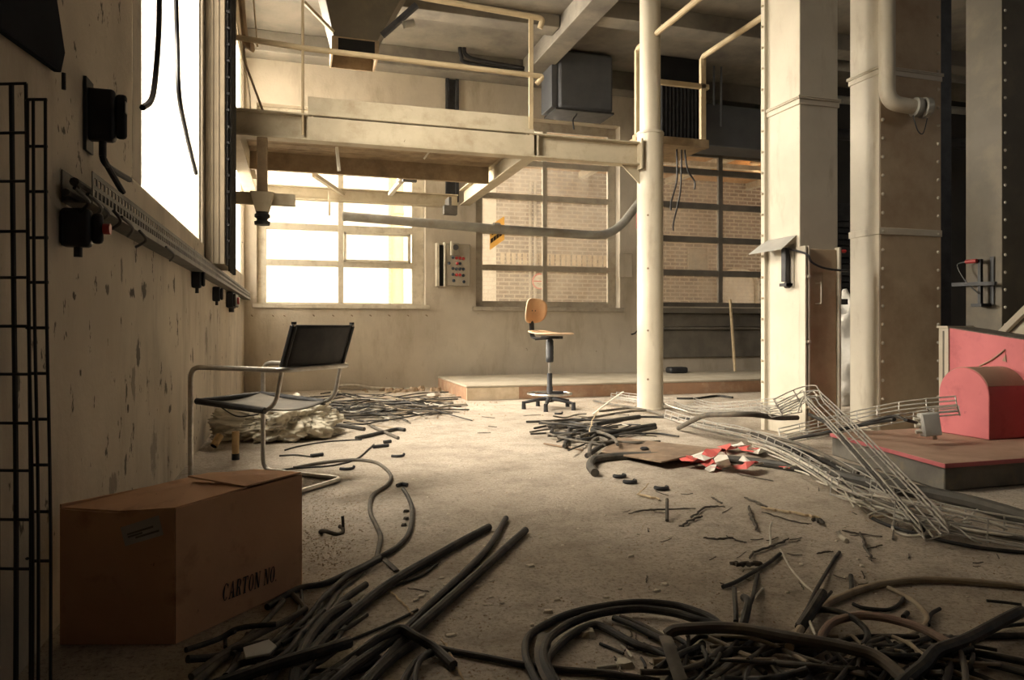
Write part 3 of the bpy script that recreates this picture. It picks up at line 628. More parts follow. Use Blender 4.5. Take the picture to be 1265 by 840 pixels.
# handrail
def rail(pts, r, nm): return MB().tube(fillet(pts, .09), r, 10).build(nm, M['rail'], pf_)
yr = YP0 - .06
zpt, zpm = z_at(657, 21, yr), z_at(657, 93, yr)
xpost = onY(656, 100, yr).x
a = onY(376, 63, yr); rail([(XL + .03, yr, zpm + .06), (a.x, yr, zpm + .02), (xpost + .12, yr, zpm), (xpost + .12, yr, zpm - .02), (xpost + .08, yr + .05, zpm - .07)], .028, 'mid_rail')
rail([(XL + .03, yr, zpt + .12), (xpost + .1, yr, zpt), (xpost + .13, yr, zpt - .02), (xpost + .11, yr + .03, zpt - .10)], .03, 'top_rail')
MB().box((xpost - .025, yr - .012, Z0 + .05), (xpost + .025, yr + .012, zpt)).build('post', M['rail'], pf_, bevel=.004)
x = onY(374, 100, yr).x; MB().tube([(x, yr, Z0 + .05), (x, yr, ZC - .02)], .013, 8).build('post', M['rail'], pf_)
# hopper spout under the platform at the left
YS = YP0 - .02
cx0 = onY(324, 250, YS).x; zt_, zc1, zc2, ze = Z0 - .003, z_at(324, 238, YS), z_at(324, 262, YS), z_at(324, 278, YS)
hs = thing('spout', 'square cream spout pipe with black rubber nozzle under left end of platform', 'spout', (cx0, YS, ze))
MB().box((cx0 - .048, YS - .048, zc1), (cx0 + .048, YS + .048, zt_)).build('square_pipe', M['wood'], hs, bevel=.005)
MB().hexa([(cx0 - .06, YS - .06, zc2), (cx0 + .06, YS - .06, zc2), (cx0 + .06, YS + .06, zc2), (cx0 - .06, YS + .06, zc2), (cx0 - .11, YS - .08, zc1), (cx0 + .11, YS - .08, zc1), (cx0 + .11, YS + .08, zc1), (cx0 - .11, YS + .08, zc1)]).build('funnel', M['beam'], hs, bevel=.005)
MB().lathe([(.07, 0), (.075, .03), (.05, .045), (.05, .06), (.072, .075), (.072, .10), (.055, .115), (.055, zc2 - ze)], (cx0, YS, ze), 18).build('nozzle', M['black'], hs)
xl0, xl1 = onY(288, 244, YS).x, onY(365, 244, YS).x
o = MB().box((XL + .005, YS + .09, z_at(330, 251, YS)), (xl1, YS + .15, z_at(330, 236, YS))).build('crossbar', M['beam'], bevel=.004); tag(o, 'short cream crossbar fixed to left wall behind the square spout', 'crossbar')
# sagging grey pipe
Yq = 10.16
A = onY(424, 267, Yq); B = onY(757, 292, Yq); Dd = onY(795, 243, Yq)
gp = thing('suspended_pipe', 'long grey pipe with upturned elbow hung under platform across the windows', 'pipe', (A.x, Yq, A.z))
path = fillet([A, A.lerp(B, .5) + V((0, 0, -.02)), B, Dd], .35, 8)
MB().tube(path, .066, 14).build('pipe_run', M['pipe'], gp)
dq = (A - B).normalized(); MB().cyl(A + dq * .004, A - dq * .03, .071, 16).build('end_ring', M['pipe'], gp); MB().cyl(A + dq * .004, A + dq * .007, .056, 16).build('open_mouth', M['void'], gp)
qd = (Dd - B).normalized(); MB().cyl(Dd, Dd + qd * .02, .075, 16).build('end_ring', M['pipe'], gp)
cpt = A.lerp(B, .54); MB().cyl(cpt - dq * .05, cpt + dq * .05, .073, 16).build('coupling', M['pipe'], gp)
hp = onY(556, 268, Yq); tpz = Z0 - .025
MB().box((hp.x - .1, Yq - .05, hp.z + .03), (hp.x + .1, Yq + .05, tpz - .03)).build('clamp', M['tray_steel'], gp, bevel=.005)
MB().box((hp.x - .02, Yq - .01, tpz - .04), (hp.x + .02, YR0 - .07, tpz + .1)).build('hanger', M['tray_steel'], gp)
# ================================================================== ROUND COLUMN
rc = thing('round_column', 'tall cream round steel column carrying the platform end', 'column', (colx, coly, 0))
zj = z_at(811, 168, coly)
MB().lathe([(.155, .001), (.155, .02), (.148, .025), (.148, zj - .02), (.150, zj)], (colx, coly, 0), 40).build('lower_tube', M['cream'], rc)
MB().lathe([(.158, zj + .001), (.158, zj + .02), (.152, zj + .03)], (colx, coly, 0), 40).build('joint_ring', M['cream'], rc)
MB().lathe([(.118, zj + .031), (.118, ZC - .002)], (colx, coly, 0), 40).build('upper_tube', M['cream'], rc)
for z in (.35, .9, 1.6, 2.2):
    MB().lathe([(.012, 0), (.012, .006), (.004, .008)], (colx - .09, coly - .118, z), 8, (-.6, -.8, 0)).build('bolt', M['rust'], rc)
# ================================================================== STEEL SHAFTS
c1 = fl(988, 540); X1, Y1 = c1.x, c1.y
X1b = onY(1035, 300, Y1).x; Y1b = onX(945, 300, X1).y
def shaft(label, x0, x1, y0, y1, bands, m_front, rivets, pitch=.165, mc='cream'):
    t = thing('steel_shaft', label, 'shaft', ((x0 + x1) / 2, (y0 + y1) / 2, 0), None)
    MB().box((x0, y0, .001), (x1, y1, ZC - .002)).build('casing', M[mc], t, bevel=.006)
    if m_front: MB().box((x0 + .012, y0 - .004, .001), (x1 - .002, y0 - .001, ZC - .002)).build('front_sheet', M[m_front], t)
    for z in bands:
        MB().box((x0 - .025, y0 - .02, z), (x1 + .02, y1 + .02, z + .012)).box((x0 - .025, y0 - .02, z + .015), (x1 + .02, y1 + .02, z + .027)).box((x0 - .012, y0 - .01, z - .045), (x1 + .01, y1 + .01, z - .001)).build('flange', M['cream'], t, bevel=.003)
    for xx in rivets:
        z = .3
        while z < 4.2:
            MB().lathe([(.016, 0), (.014, .008), (.006, .013)], (xx, y0 - .005, z), 8, (0, -1, 0)).build('rivet', M['cream'], t); z += pitch
    return t
s1 = shaft('square cream steel shaft nearest the round column with access door at its foot', X1, X1b, Y1, Y1b, [z_at(990, 122, Y1)], None, [])
# corner flange with bolts on the far left edge of the left face
MB().box((X1 - .035, Y1b - .04, .001), (X1 - .002, Y1b + .012, ZC - .003)).build('corner_angle', M['cream'], s1, bevel=.003)
z = .25
while z < 4.4:
    MB().lathe([(.012, 0), (.012, .012), (.004, .016)], (X1 - .036, Y1b - .014, z), 8, (-1, 0, 0)).build('bolt', M['beam'], s1); z += .19
zd = z_at(1000, 305, Y1)
MB().box((X1 - .005, Y1 - .075, .02), (X1 + .012, Y1 - .001, zd)).box((X1 + .028, Y1 - .075, .02), (X1 + .045, Y1 - .001, zd)).build('door_jamb', M['cream'], s1, bevel=.003)
MB().box((X1b - .035, Y1 - .055, .02), (X1b - .012, Y1 - .001, zd)).build('door_jamb', M['cream'], s1, bevel=.003)
dr1 = MB().box((X1 + .05, Y1 - .03, .04), (X1b - .04, Y1 - .002, zd - .02)).build('access_door', M['cream_rust'], s1, bevel=.004)
hx = onY(1013, 360, Y1 - .06).x; hz0, hz1 = z_at(1013, 375, Y1 - .06), z_at(1013, 350, Y1 - .06)
MB().tube(fillet([(hx - .02, Y1 - .03, hz0), (hx, Y1 - .075, hz0), (hx, Y1 - .075, hz1), (hx - .02, Y1 - .03, hz1)], .012), .006, 8).build('handle', M['cream'], dr1)
for z in (.25, .8, 1.35):
    MB().box((X1 - .008, Y1 - .082, z), (X1 + .05, Y1 - .076, z + .025)).build('hinge', M['cream'], s1)
    MB().lathe([(.012, 0), (.012, .012), (.004, .016)], (X1 + .02, Y1 - .083, z + .012), 8, (0, -1, 0)).build('bolt', M['cream'], s1)
# sensor with hood on the left face of the first shaft
def onXs(px, py, off=.0): return onX(px, py, X1 - off)
sn = thing('level_sensor', 'dark level sensor under a grey hood on first square shaft', 'sensor', onXs(968, 355, .05))
h0, h1 = onXs(946, 300, .003), onXs(984, 291, .003)
zz = h0.z + .02
MB().hexa([(X1 - .003, h0.y, zz - .004), (X1 - .003, h1.y, zz - .004), (X1 - .17, h1.y - .02, zz - .13), (X1 - .17, h0.y + .02, zz - .13), (X1 - .003, h0.y, zz), (X1 - .003, h1.y, zz), (X1 - .17, h1.y - .02, zz - .126), (X1 - .17, h0.y + .02, zz - .126)]).build('hood', M['grey_box'], sn)
q = onXs(970, 330, .05); q0, q1 = onXs(970, 306, .05), onXs(970, 348, .05)
MB().box((q.x - .02, q.y - .03, q1.z), (q.x + .02, q.y + .03, q0.z)).build('body', M['dark_steel'], sn, bevel=.004)
MB().box((X1 - .012, q.y - .06, q1.z - .05), (X1 - .002, q.y + .06, q0.z + .03)).build('back_plate', M['panel_grey'], sn, bevel=.003)
MB().box((q.x - .03, q.y - .05, q1.z - .04), (X1 - .002, q.y + .04, q1.z - .015)).build('arm', M['black'], sn); MB().cyl((q.x, q.y - .05, q1.z - .03), (q.x, q.y - .01, q1.z - .03), .028).build('motor', M['black'], sn)
o = MB().tube(cr([(q.x, q.y - .02, q0.z - .01), (X1 - .01, Y1 - .09, z_at(990, 315, Y1)), onY(1003, 324, Y1 - .09), onY(1018, 331, Y1 - .09), onY(1038, 334, Y1 - .07), onY(1047, 334, Y1 - .06)]), .009).build('sensor_cable', M['black']); tag(o, 'black cable looping from hooded sensor across first square shaft', 'cable')
# second shaft
X2, X2b = onY(1086, 300, Y1).x, onY(1162, 300, Y1).x; Y2b = onX(1050, 300, X2).y
s2 = shaft('wide square steel shaft with brown front and bent cream pipe', X2, X2b, Y1, Y2b, [z_at(1086, 85, Y1)], 'cream_rust', [X2 + .035, X2b - .035])
z = z_at(1086, 285, Y1); MB().box((X2 - .012, Y1 - .012, z - .03), (X2b + .006, Y2b + .006, z + .03)).build('seam_band', M['cream'], s2, bevel=.003)
dp = thing('downpipe', 'cream bent pipe with steel coupling on the brown shaft front', 'pipe', onY(1138, 132, Y1 - .11))
pa = onY(1096, 0, Y1 - .11); pb = onY(1102, 126, Y1 - .11); pc = onY(1128, 131, Y1 - .13); xq = onY(1097, 60, Y1 - .11).x
MB().tube(fillet([(xq, Y1 - .10, ZC - .01), (xq, Y1 - .10, pb.z - .005), (pc.x, Y1 - .13, pb.z - .03)], .2, 10), .066, 18).build('bent_pipe', M['cream'], dp)
e = V((pc.x, Y1 - .13, pb.z - .03)); dv = V((.96, -.22, -.06)).normalized()
MB().lathe([(.070, 0), (.085, .01), (.085, .05), (.070, .06), (.070, .08), (.09, .09), (.09, .14), (.078, .15)], e, 20, dv).build('coupling', M['pipe'], dp)
MB().cyl(e + dv * .151, e + dv * .155, .068, 20).build('end_cap', M['heater'], dp)
ch0 = e + V((-.02, -.02, -.08)); ch1 = e + dv * .13 + V((0, 0, -.09))
MB().tube(cr([ch0, ch0.lerp(ch1, .3) + V((0, 0, -.12)), ch0.lerp(ch1, .7) + V((0, 0, -.14)), ch1]), .005, 6).build('chain', M['dark_steel'], dp)
# narrow side duct behind the second shaft and third shaft
o = MB().box((X2b + .03, Y1 + .06, .001), (X2b + .2, Y1 + .30, ZC - .003)).build('steel_post', M['dark_steel'], bevel=.005); tag(o, 'dark steel post standing close behind the brown fronted shaft', 'post')
X3 = onY(1238, 300, Y1).x; Y3b = onX(1193, 300, X3).y
s3 = shaft('dim square steel shaft at the far right behind the red panel', X3, X3 + .62, Y1, Y3b, [], None, [X3 + .03], mc='cream_shaded')
s3s = thing('level_sensor', 'dark sensor bracket with red plug on the dim right shaft', 'sensor', onX(1212, 345, X3 - .1))
q0, q1 = onX(1211, 320, X3 - .07), onX(1211, 375, X3 - .07)
MB().box((q0.x - .015, q0.y - .018, q1.z), (q0.x + .015, q0.y + .018, q0.z)).build('body', M['black'], s3s, bevel=.004)
MB().box((X3 - .012, q0.y - .09, q1.z - .02), (X3 - .003, q0.y - .05, q0.z + .02)).build('back_plate', M['dark_steel'], s3s)
MB().box((q0.x - .06, q0.y - .06, q1.z - .03), (X3 - .002, q0.y + .05, q1.z)).build('arm', M['black'], s3s)
a, b = onX(1163, 352, X3 - .1), onX(1230, 350, X3 - .1); MB().bar(a + V((0, 0, 0)), b, .03, .035).build('cross_arm', M['black'], s3s)
a = onX(1209, 322, X3 - .1); MB().cyl(a + V((-.005, .13, 0)), a + V((-.0, .02, 0)), .02).build('red_plug', M['red_button'], s3s)
MB().tube(cr([a + V((-.005, .13, 0)), a + V((-.01, .22, -.03)), a + V((-.01, .12, -.2)), a + V((0, .0, -.32))]), .007, 6).build('lead', M['black'], s3s)
# ================================================================== STUFF BEHIND THE SHAFTS
yl = 9.6
lv = thing('louvre', 'dark louvred unit seen in gap between first two square shafts', 'louvre', onY(1042, 400, yl))
x0, x1 = onY(1020, 300, yl).x, onY(1062, 300, yl).x
for k in range(18): MB().box((x0, yl, 1.0 + k * .1), (x1, yl + .05, 1.07 + k * .1)).build('slat', M['dark_steel'], lv)
MB().box((x0 - .05, yl + .06, .002), (x1 + .05, yl + .3, 3.0)).build('housing', M['dark_steel'], lv, bevel=.01)
for (py, lab, m_, r) in ((180, 'long dark pipe running high behind the square shafts', 'dark_steel', .09), (140, 'pale pipe running high behind the square shafts', 'pipe', .06), (100, 'topmost dim pipe running high behind the square shafts', 'pipe', .08)):
    Yh = 9.0; z = onY(1178, py, Yh).z; x0 = onY(1005, 100, Yh).x
    o = MB().tube([(x0, Yh, z), (XR - .05, Yh - .2, z + .03)], r, 12).build('overhead_pipe', M[m_]); tag(o, lab, 'pipe')
# red plug device in gap
q = onY(1041, 310, 6.3); rg_ = thing('gap_sensor', 'dark vertical sensor rod with red tip in gap behind first shaft', 'sensor', q)
MB().box((q.x - .045, 6.3, q.z - .55), (q.x - .015, 6.34, q.z + .02)).build('rod', M['black'], rg_); MB().cyl((q.x - .01, 6.32, q.z), (q.x + .05, 6.32, q.z), .02).build('red_tip', M['red_button'], rg_); MB().box((q.x - .08, 6.29, q.z - .58), (q.x + .06, 6.35, q.z - .52)).build('foot', M['black'], rg_)
MB().box((q.x - .04, 6.3, .001), (q.x - .02, 6.34, q.z - .55)).build('stand', M['black'], rg_)
def blob(name, m, c, sx, sy, sz, amp, seed, sub=4, freq=3.2, label=None, cat=None, flat=True):
    bm = bmesh.new(); bmesh.ops.create_icosphere(bm, subdivisions=sub, radius=1)
    for v in bm.verts:
        p0 = v.co.normalized(); p = V((p0.x, p0.y * sy / sx, p0.z * sz / sx)); k = 1 + amp * (noise.noise(p * freq + V((seed, 0, 0))) - .9 * abs(noise.noise(p * freq * 1.9 + V((0, seed, 0)))) - .5 * abs(noise.noise(p * freq * 4.1 + V((0, 0, seed)))) - .25 * abs(noise.noise(p * freq * 9 + V((seed, 0, seed)))) + .35)
        v.co = V((p0.x * sx * k, p0.y * sy * k, p0.z * sz * k + sz * .86))
        if flat and v.co.z < 0: v.co.z *= .02
    me = bpy.data.meshes.new(name); bm.to_mesh(me); bm.free(); o = bpy.data.objects.new(name, me); C.objects.link(o); o.location = c
    me.materials.append(m); me.polygons.foreach_set('use_smooth', [True] * len(me.polygons))
    if label: tag(o, label, cat)
    return o
q = onY(1043, 405, 7.0)
blob('plastic_sack', M['paper'], (q.x + .05, 7.0, .002), .32, .28, .72, .25, 3, label='grey white plastic sack standing in gap between square shafts', cat='sack')
# ================================================================== CEILING HARDWARE
# hopper chute
yc0, yc1 = 8.15, 8.65
zl, zu = onY(440, 48, yc0).z, ZC - .004
xl, xr2 = onY(412, 45, yc0).x, onY(466, 45, yc0).x; xtl, xtr = onY(386, -20, yc0).x, onY(520, -20, yc0).x
hc = thing('hopper_chute', 'cream tapered chute with dark mouth hanging from ceiling over the platform', 'chute', ((xl + xr2) / 2, yc0, zl))
MB().hexa([(xl, yc0, zl), (xr2, yc0, zl), (xr2, yc1, zl), (xl, yc1, zl), (xtl, yc0 - .15, zu), (xtr, yc0 - .15, zu), (xtr, yc1 + .1, zu), (xtl, yc1 + .1, zu)]).build('chute', M['cream_shaded'], hc, bevel=.01)
MB().box((xl - .02, yc0 - .02, zl - .17), (xr2 + .02, yc0, zl - .002)).box((xl - .02, yc1, zl - .17), (xr2 + .02, yc1 + .02, zl - .002)).box((xl - .02, yc0, zl - .17), (xl, yc1, zl - .002)).box((xr2, yc0, zl - .17), (xr2 + .02, yc1, zl - .002)).build('mouth_frame', M['wood'], hc)
MB().box((xl + .05, yc0 - .026, zl - .15), (xr2 - .03, yc0 - .021, zl - .02)).build('dark_opening', M['void'], hc)
a, b = onY(472, 44, yc0 - .1), onY(515, 6, yc0 - .25)
MB().bar(a, b, .05, .06).build('slide_bar', M['dark_steel'], hc); MB().cyl(a.lerp(b, .6) + V((0, -.03, -.1)), a.lerp(b, .6) + V((.12, -.03, -.06)), .04).build('latch', M['pipe'], hc)
MB().bar(onY(376, 3, yc0 - .1), onY(412, 40, yc0 - .03), .04, .03).build('stay', M['rail'], hc)
# unit heater box
yh = 9.9
hb0, hb1 = onY(690, 133, yh), onY(758, 68, yh)
uh = thing('unit_heater', 'dark blue grey heater box hanging from ceiling above the middle window', 'heater', ((hb0.x + hb1.x) / 2, yh, hb0.z))
MB().box((hb0.x, yh, hb0.z), (hb1.x, yh + .55, hb1.z)).build('casing', M['heater'], uh, bevel=.05)
MB().box((hb0.x - .1, yh + .03, hb0.z + .02), (hb0.x - .005, yh + .5, hb1.z - .02)).build('side_flange', M['heater'], uh, bevel=.01)
for x in (hb0.x + .15, hb1.x - .15): MB().box((x - .015, yh + .2, hb1.z - .005), (x + .015, yh + .23, ZC - .002)).build('hanger', M['dark_steel'], uh)
MB().box((hb0.x - .05, yh - .02, hb0.z - .03), (hb1.x, yh + .5, hb0.z - .002)).build('bottom_trim', M['dark_steel'], uh)
o = MB().tube(cr([onY(x, y, yh + .1) for x, y in ((713, 135), (712, 142), (708, 148), (709, 160))]), .012).build('heater_cable', M['black']); tag(o, 'thin black cable dangling below the ceiling heater box', 'cable')
for i, (x0, y0, x1, y1) in enumerate(((568, 55, 580, 78), (574, 54, 600, 76))):
    o = MB().tube(cr([onY(x0, y0, 10.4), onY(x0 + 2, y0 + 14, 10.35), onY(x1, y1, 10.45), onY(x1 + 80, y1 + 14, 10.5)]), .03).build('ceiling_cable', M['black']); tag(o, ['thick black cable sagging at ceiling left of the heater', 'second black cable sagging at ceiling left of the heater'][i], 'cable')
# ventilation grille behind the round column
yg = 9.7; g0, g1 = onY(818, 170, yg), onY(866, 108, yg)
vg = thing('ventilation_grille', 'black vertical slatted grille high behind the round column', 'grille', ((g0.x + g1.x) / 2, yg, g0.z))
MB().box((g0.x - .05, yg + .05, g0.z - .03), (g1.x + .03, yg + .4, ZC - .01)).build('housing', M['void'], vg)
k = g0.x
while k < g1.x: MB().box((k, yg, g0.z), (k + .02, yg + .045, g1.z)).build('slat', M['dark_steel'], vg); k += .065
MB().box((g0.x - .05, yg - .01, g1.z), (g1.x + .03, yg + .045, g1.z + .04)).box((g0.x - .05, yg - .01, g0.z - .04), (g1.x + .03, yg + .045, g0.z)).build('frame', M['dark_steel'], vg)
# dark duct above third window
o = MB().box((onY(868, 100, 10.3).x, 10.3, onY(900, 182, 10.3).z), (onY(1000, 100, 10.3).x, 10.85, onY(900, 130, 10.3).z)).build('duct', M['heater'], bevel=.02); tag(o, 'dark rectangular duct running above the right back window', 'duct')
for i, px in enumerate((882, 891)):
    a, b = onY(px, 98, 9.9), onY(px, (130, 156)[i], 9.9); o = MB().tube([V((a.x, 9.9, ZC - .01)), b], .018).build('drop_rod', M['heater']); tag(o, ['shorter thin grey rod hanging before dark duct', 'longer thin grey rod hanging before dark duct'][i], 'rod', 'rods hanging before the dark duct')
# right walkway railing
yw = coly + .35
def wz(py, px=787): return onY(px, py, yw).z
xp0, xp1 = onY(788, 100, yw).x, onY(868, 100, yw).x; zt, zm, zb = wz(62), onY(830, 103, yw).z, onY(850, 176, yw).z
wk = thing('walkway_railing', 'tan walkway railing behind the round column high under the ceiling', 'railing', ((xp0 + xp1) / 2, yw, zb))
MB().bar((xp0, yw, zb), (xp0, yw, zt), .07, .05, (0, 1, 0)).build('post', M['rail'], wk, bevel=.004); MB().bar((xp1, yw, zb), (xp1, yw, zt), .07, .05, (0, 1, 0)).build('post', M['rail'], wk, bevel=.004)
MB().bar((xp0, yw, zm), (xp1 + .08, yw, zm), .05, .06).build('mid_rail', M['rail'], wk, bevel=.004)
MB().box((xp0 - .05, yw - .05, zb - .06), (xp1 + .06, yw + .05, zb + .04)).build('base_channel', M['wood'], wk, bevel=.004)
MB().box((xp0 - .05, yw + .05, zb - .05), (xp1 + .06, yw + .8, zb + .0)).build('deck', M['wood'], wk)
for x in (xp0, xp1):
    MB().tube(fillet([(x, yw, zt - .1), (x, yw, zt + .02), (x, yw - 2.0, zt + .02)], .06), .035, 10).build('side_rail', M['rail'], wk)
for i, (x0, y0, x1, y1) in enumerate(((836, 182, 829, 260), (842, 182, 832, 285), (846, 182, 858, 234), (850, 130, 853, 150))):
    if i == 3: continue
    a, b = onY(x0, y0, yw + .12), onY(x1, y1, yw + .12); a.z = zb - .062
    o = MB().tube(cr([a, a.lerp(b, .5) + V((.04 if i < 2 else -.03, 0, 0)), b + V((0, 0, .1)), b]), .011).build('dangling_cable', M['black']); tag(o, ['black cable dangling close beside round column before right window', 'longest black cable dangling beside round column before right window', 'black cable curving right while dangling before right window'][i], 'cable', 'cables dangling before the right window')
# wooden staff leaning on the dado
a, b = fl(908, 461), onY(902, 370, YB - .25); a = onY(908, 461, YB - .5); a.z = hP + .002
o = MB().bar(a, b, .045, .03, (1, 0, 0)).build('wooden_batten', M['stick'], bevel=.003); tag(o, 'pale wooden batten leaning on dark boards under right window', 'batten')
q = onY(836, 457, YB - .6); o = MB().box((q.x - .16, q.y - .1, hP + .001), (q.x + .16, q.y + .1, hP + .1)).build('toolbox', M['black'], bevel=.03); tag(o, 'small black case on the ledge right of the round column', 'case')
# ================================================================== RED MACHINE
f1 = fl(1167, 608); f0 = fl(1030, 563); xp = f1.x; yp0 = f1.y; yp1 = f0.y + .02
hq = onY(1167, 572, yp0).z; xq1 = xp + 2.6
mp = thing('machine_plinth', 'low black plinth with worn red rimmed top under red machine guard', 'plinth', (xp + 1.3, (yp0 + yp1) / 2, 0))
def plan(o, z): return [V((xp - o, yp0 - o, z)), V((xq1, yp0 - o, z)), V((xq1, yp1, z)), V((f0.x - o, yp1, z))]
MB().prism(plan(0, .001), (0, 0, hq - .023)).build('base', M['plinth_side'], mp, bevel=.01)
MB().prism(plan(.012, hq - .021), (0, 0, .021)).build('top_plate', M['red_dust'], mp, bevel=.004)
ra, rb = V((xp - .0145, yp0 - .0145, hq - .014)), V((f0.x - .0145, yp1, hq - .014))
MB().bar(ra, rb, .004, .024).build('red_rim', M['red'], mp); MB().bar(ra, V((xq1, yp0 - .0145, hq - .014)), .004, .024).build('red_rim', M['red'], mp)
# half drum guard
g1_ = fl(1222, 544, hq); gx0 = g1_.x; gy0 = g1_.y; gy1 = onX(1160, 535, gx0).y; gr_ = (gy1 - gy0) / 2; gyc = (gy0 + gy1) / 2
gtop = onX(1190, 454, gx0).z; zs_ = gtop - gr_
gd = thing('drum_guard', 'red half round machine guard standing on the plinth', 'guard', (gx0, gyc, hq))
prof = [(gx0, gy0, hq + .002)] + [(gx0, gyc - math.cos(PI * k / 24) * gr_, zs_ + math.sin(PI * k / 24) * gr_) for k in range(25)] + [(gx0, gy1, hq + .002)]
Xp = onY(1270, 500, gy0).x
MB().prism(prof, (Xp - .003 - gx0, 0, 0)).build('shell', M['red'], gd, bevel=.006)
prof2 = [(gx0 + .01, gyc - math.cos(PI * k / 24) * (gr_ + .003), zs_ + .02 + math.sin(PI * k / 24) * (gr_ - .017)) for k in range(4, 21)]
prof3 = [(gx0 + .01, gyc - math.cos(PI * k / 24) * (gr_ - .004), zs_ + math.sin(PI * k / 24) * (gr_ - .004)) for k in range(20, 3, -1)]
MB().prism([(gx0 + .008, gyc - math.cos(PI * k / 24) * (gr_ + .0035), zs_ + math.sin(PI * k / 24) * (gr_ + .0035)) for k in range(3, 22)] + [(gx0 + .008, gyc - math.cos(PI * k / 24) * (gr_ - .01), zs_ + math.sin(PI * k / 24) * (gr_ - .01)) for k in range(21, 2, -1)], (Xp - .012 - gx0, 0, 0)).build('dust_cover', M['red_dust'], gd)
# red panel the drum guard is fixed against, facing the left wall
pA, pB = onX(1173, 405.5, Xp), onX(1265, 420, Xp); sl = (pB.z - pA.z) / (pB.y - pA.y); yn_ = yp0 + .12; zn_ = pA.z + sl * (yn_ - pA.y); tw = .26
rp = thing('red_panel', 'large faded red steel panel with sloping top behind drum guard', 'panel', (Xp, (pA.y + yn_) / 2, hq))
MB().prism([(Xp, yn_, hq + .002), (Xp, pA.y, hq + .002), (Xp, pA.y, pA.z), (Xp, yn_, zn_)], (tw, 0, 0)).build('sheet', M['red'], rp, bevel=.004)
MB().prism([(Xp + .004, yn_ - .003, zn_ + .001), (Xp + .004, pA.y + .003, pA.z + .001), (Xp + .004, pA.y + .003, pA.z + .008), (Xp + .004, yn_ - .003, zn_ + .008)], (tw, 0, 0)).build('top_cover', M['bark'], rp)
f1_, f2_, f3_ = onX(1241, 432, Xp - .006), onX(1243, 447, Xp - .006), onX(1210, 452, Xp - .006)
MB().prism([f1_, f2_, f2_.lerp(f3_, .15) + V((0, 0, .012)), f1_.lerp(f2_, .4)], (.005, 0, 0)).build('fin', M['red_dust'], rp)
MB().tube(cr([f1_, f1_.lerp(f3_, .5) + V((0, 0, -.012)), f3_]), .006, 6).build('fin_edge', M['red_dust'], rp)
cY0, cY1 = pA.y + .008, onX(1160, 420, Xp).y
o = thing('cream_cabinet', 'narrow cream cabinet edge left of the red panel', 'cabinet', (Xp, cY0, hq))
MB().box((Xp - .004, cY0, .002), (Xp + tw, cY1, pA.z + .002)).build('body', M['cream'], o, bevel=.004); MB().box((Xp - .012, cY0, pA.z + .003), (Xp + tw, cY1 + .012, pA.z + .018)).build('top', M['cream'], o); MB().box((Xp - .008, (cY0 + cY1) / 2 - .008, hq + .02), (Xp - .0045, (cY0 + cY1) / 2 + .004, pA.z - .02)).build('groove', M['frame_dark'], o)
Xs = Xp + .5
a, b = onX(1236, 413, Xs), onX(1278, 372, Xs); e = a + (b - a) * 1.7
sb = thing('sloped_bar_sheet', 'cream sheet with sloping bar rising behind red panel at the right edge', 'chute', (a.x, a.y, 0))  # sloping bar on a cream sheet; sheet extended to the floor for support
MB().bar(a, e, .05, .045, (1, 0, 0)).build('edge_bar', M['cream'], sb, bevel=.004)
MB().prism([a + V((.03, 0, -.035)), e + V((.03, 0, -.035)), V((Xs + .03, e.y, .002)), V((Xs + .03, a.y, .002))], (.03, 0, 0)).build('side_sheet', M['cream'], sb)
# ================================================================== CANTILEVER ARMCHAIR
e1 = V((.74, -.67, 0)).normalized(); e2 = V((-e1.y, e1.x, 0)) * -1
if e2.x > 0: e2 = -e2
# D = far front leg foot, A = near front leg foot
Dp = fl(325, 583); Wd, Dl = .56, .64
A0 = Dp + e2 * Wd
if A0.x < XL + .06: 
    sh = XL + .06 - A0.x; Dp.x += sh; A0.x += sh
ac = thing('cantilever_armchair', 'tubular steel cantilever armchair with black leather back beside left wall', 'armchair', ((Dp + A0) / 2))
r = .0145
def P(dep, wid, z): return A0 + e1 * dep - e2 * wid + V((0, 0, z))
zarm = .705
loop = [P(.2, 0, r), P(Dl, 0, r), P(Dl, Wd, r), P(0, Wd, r), P(0, Wd, zarm), P(.70, Wd, zarm), P(.70, 0, zarm), P(0, 0, zarm), P(0, 0, r), P(.2, 0, r)]
MB().tube(fillet(loop, .075, 6), r, 12).build('tube_frame', M['chrome'], ac)
zs0, zs1 = .505, .475
for w in (.035, Wd - .035):
    MB().tube(fillet([P(0.01, w, zs0), P(.54, w, zs1), P(.61, w, zs1 + .05), P(.655, w, zarm + .01), P(.735, w, .95)], .07, 6), .012, 10).build('seat_tube', M['chrome'], ac)
    q = P(.735, w, .95); MB().cyl(q, q + V((0, 0, .012)), .014).build('tube_cap', M['black'], ac)
# seat sling
vs = []; nx, ny = 10, 8
for i in range(nx + 1):
    for j in range(ny + 1):
        u, w = i / nx, j / ny; zz = zs0 + (zs1 - zs0) * u - .035 * math.sin(PI * u) * .5 - .03 * math.sin(PI * w)
        vs.append(P(.012 + .54 * u, .022 + (Wd - .044) * w, zz + .014))
fs = [(i * (ny + 1) + j, (i + 1) * (ny + 1) + j, (i + 1) * (ny + 1) + j + 1, i * (ny + 1) + j + 1) for i in range(nx) for j in range(ny)]
o = MB().add(vs, fs).build('seat', M['seat_leather'], ac); s_ = o.modifiers.new('t', 'SOLIDIFY'); s_.thickness = .007; s_.offset = 0
for w in (.035, Wd - .035):
    MB().tube([P(.01, w, zs0 + .002), P(.53, w, zs1 + .002)], .019, 10).build('seat_hem', M['leather'], ac)
MB().tube([P(.012, .03, zs0), P(.012, Wd - .03, zs0)], .017, 10).build('front_edge', M['leather'], ac)
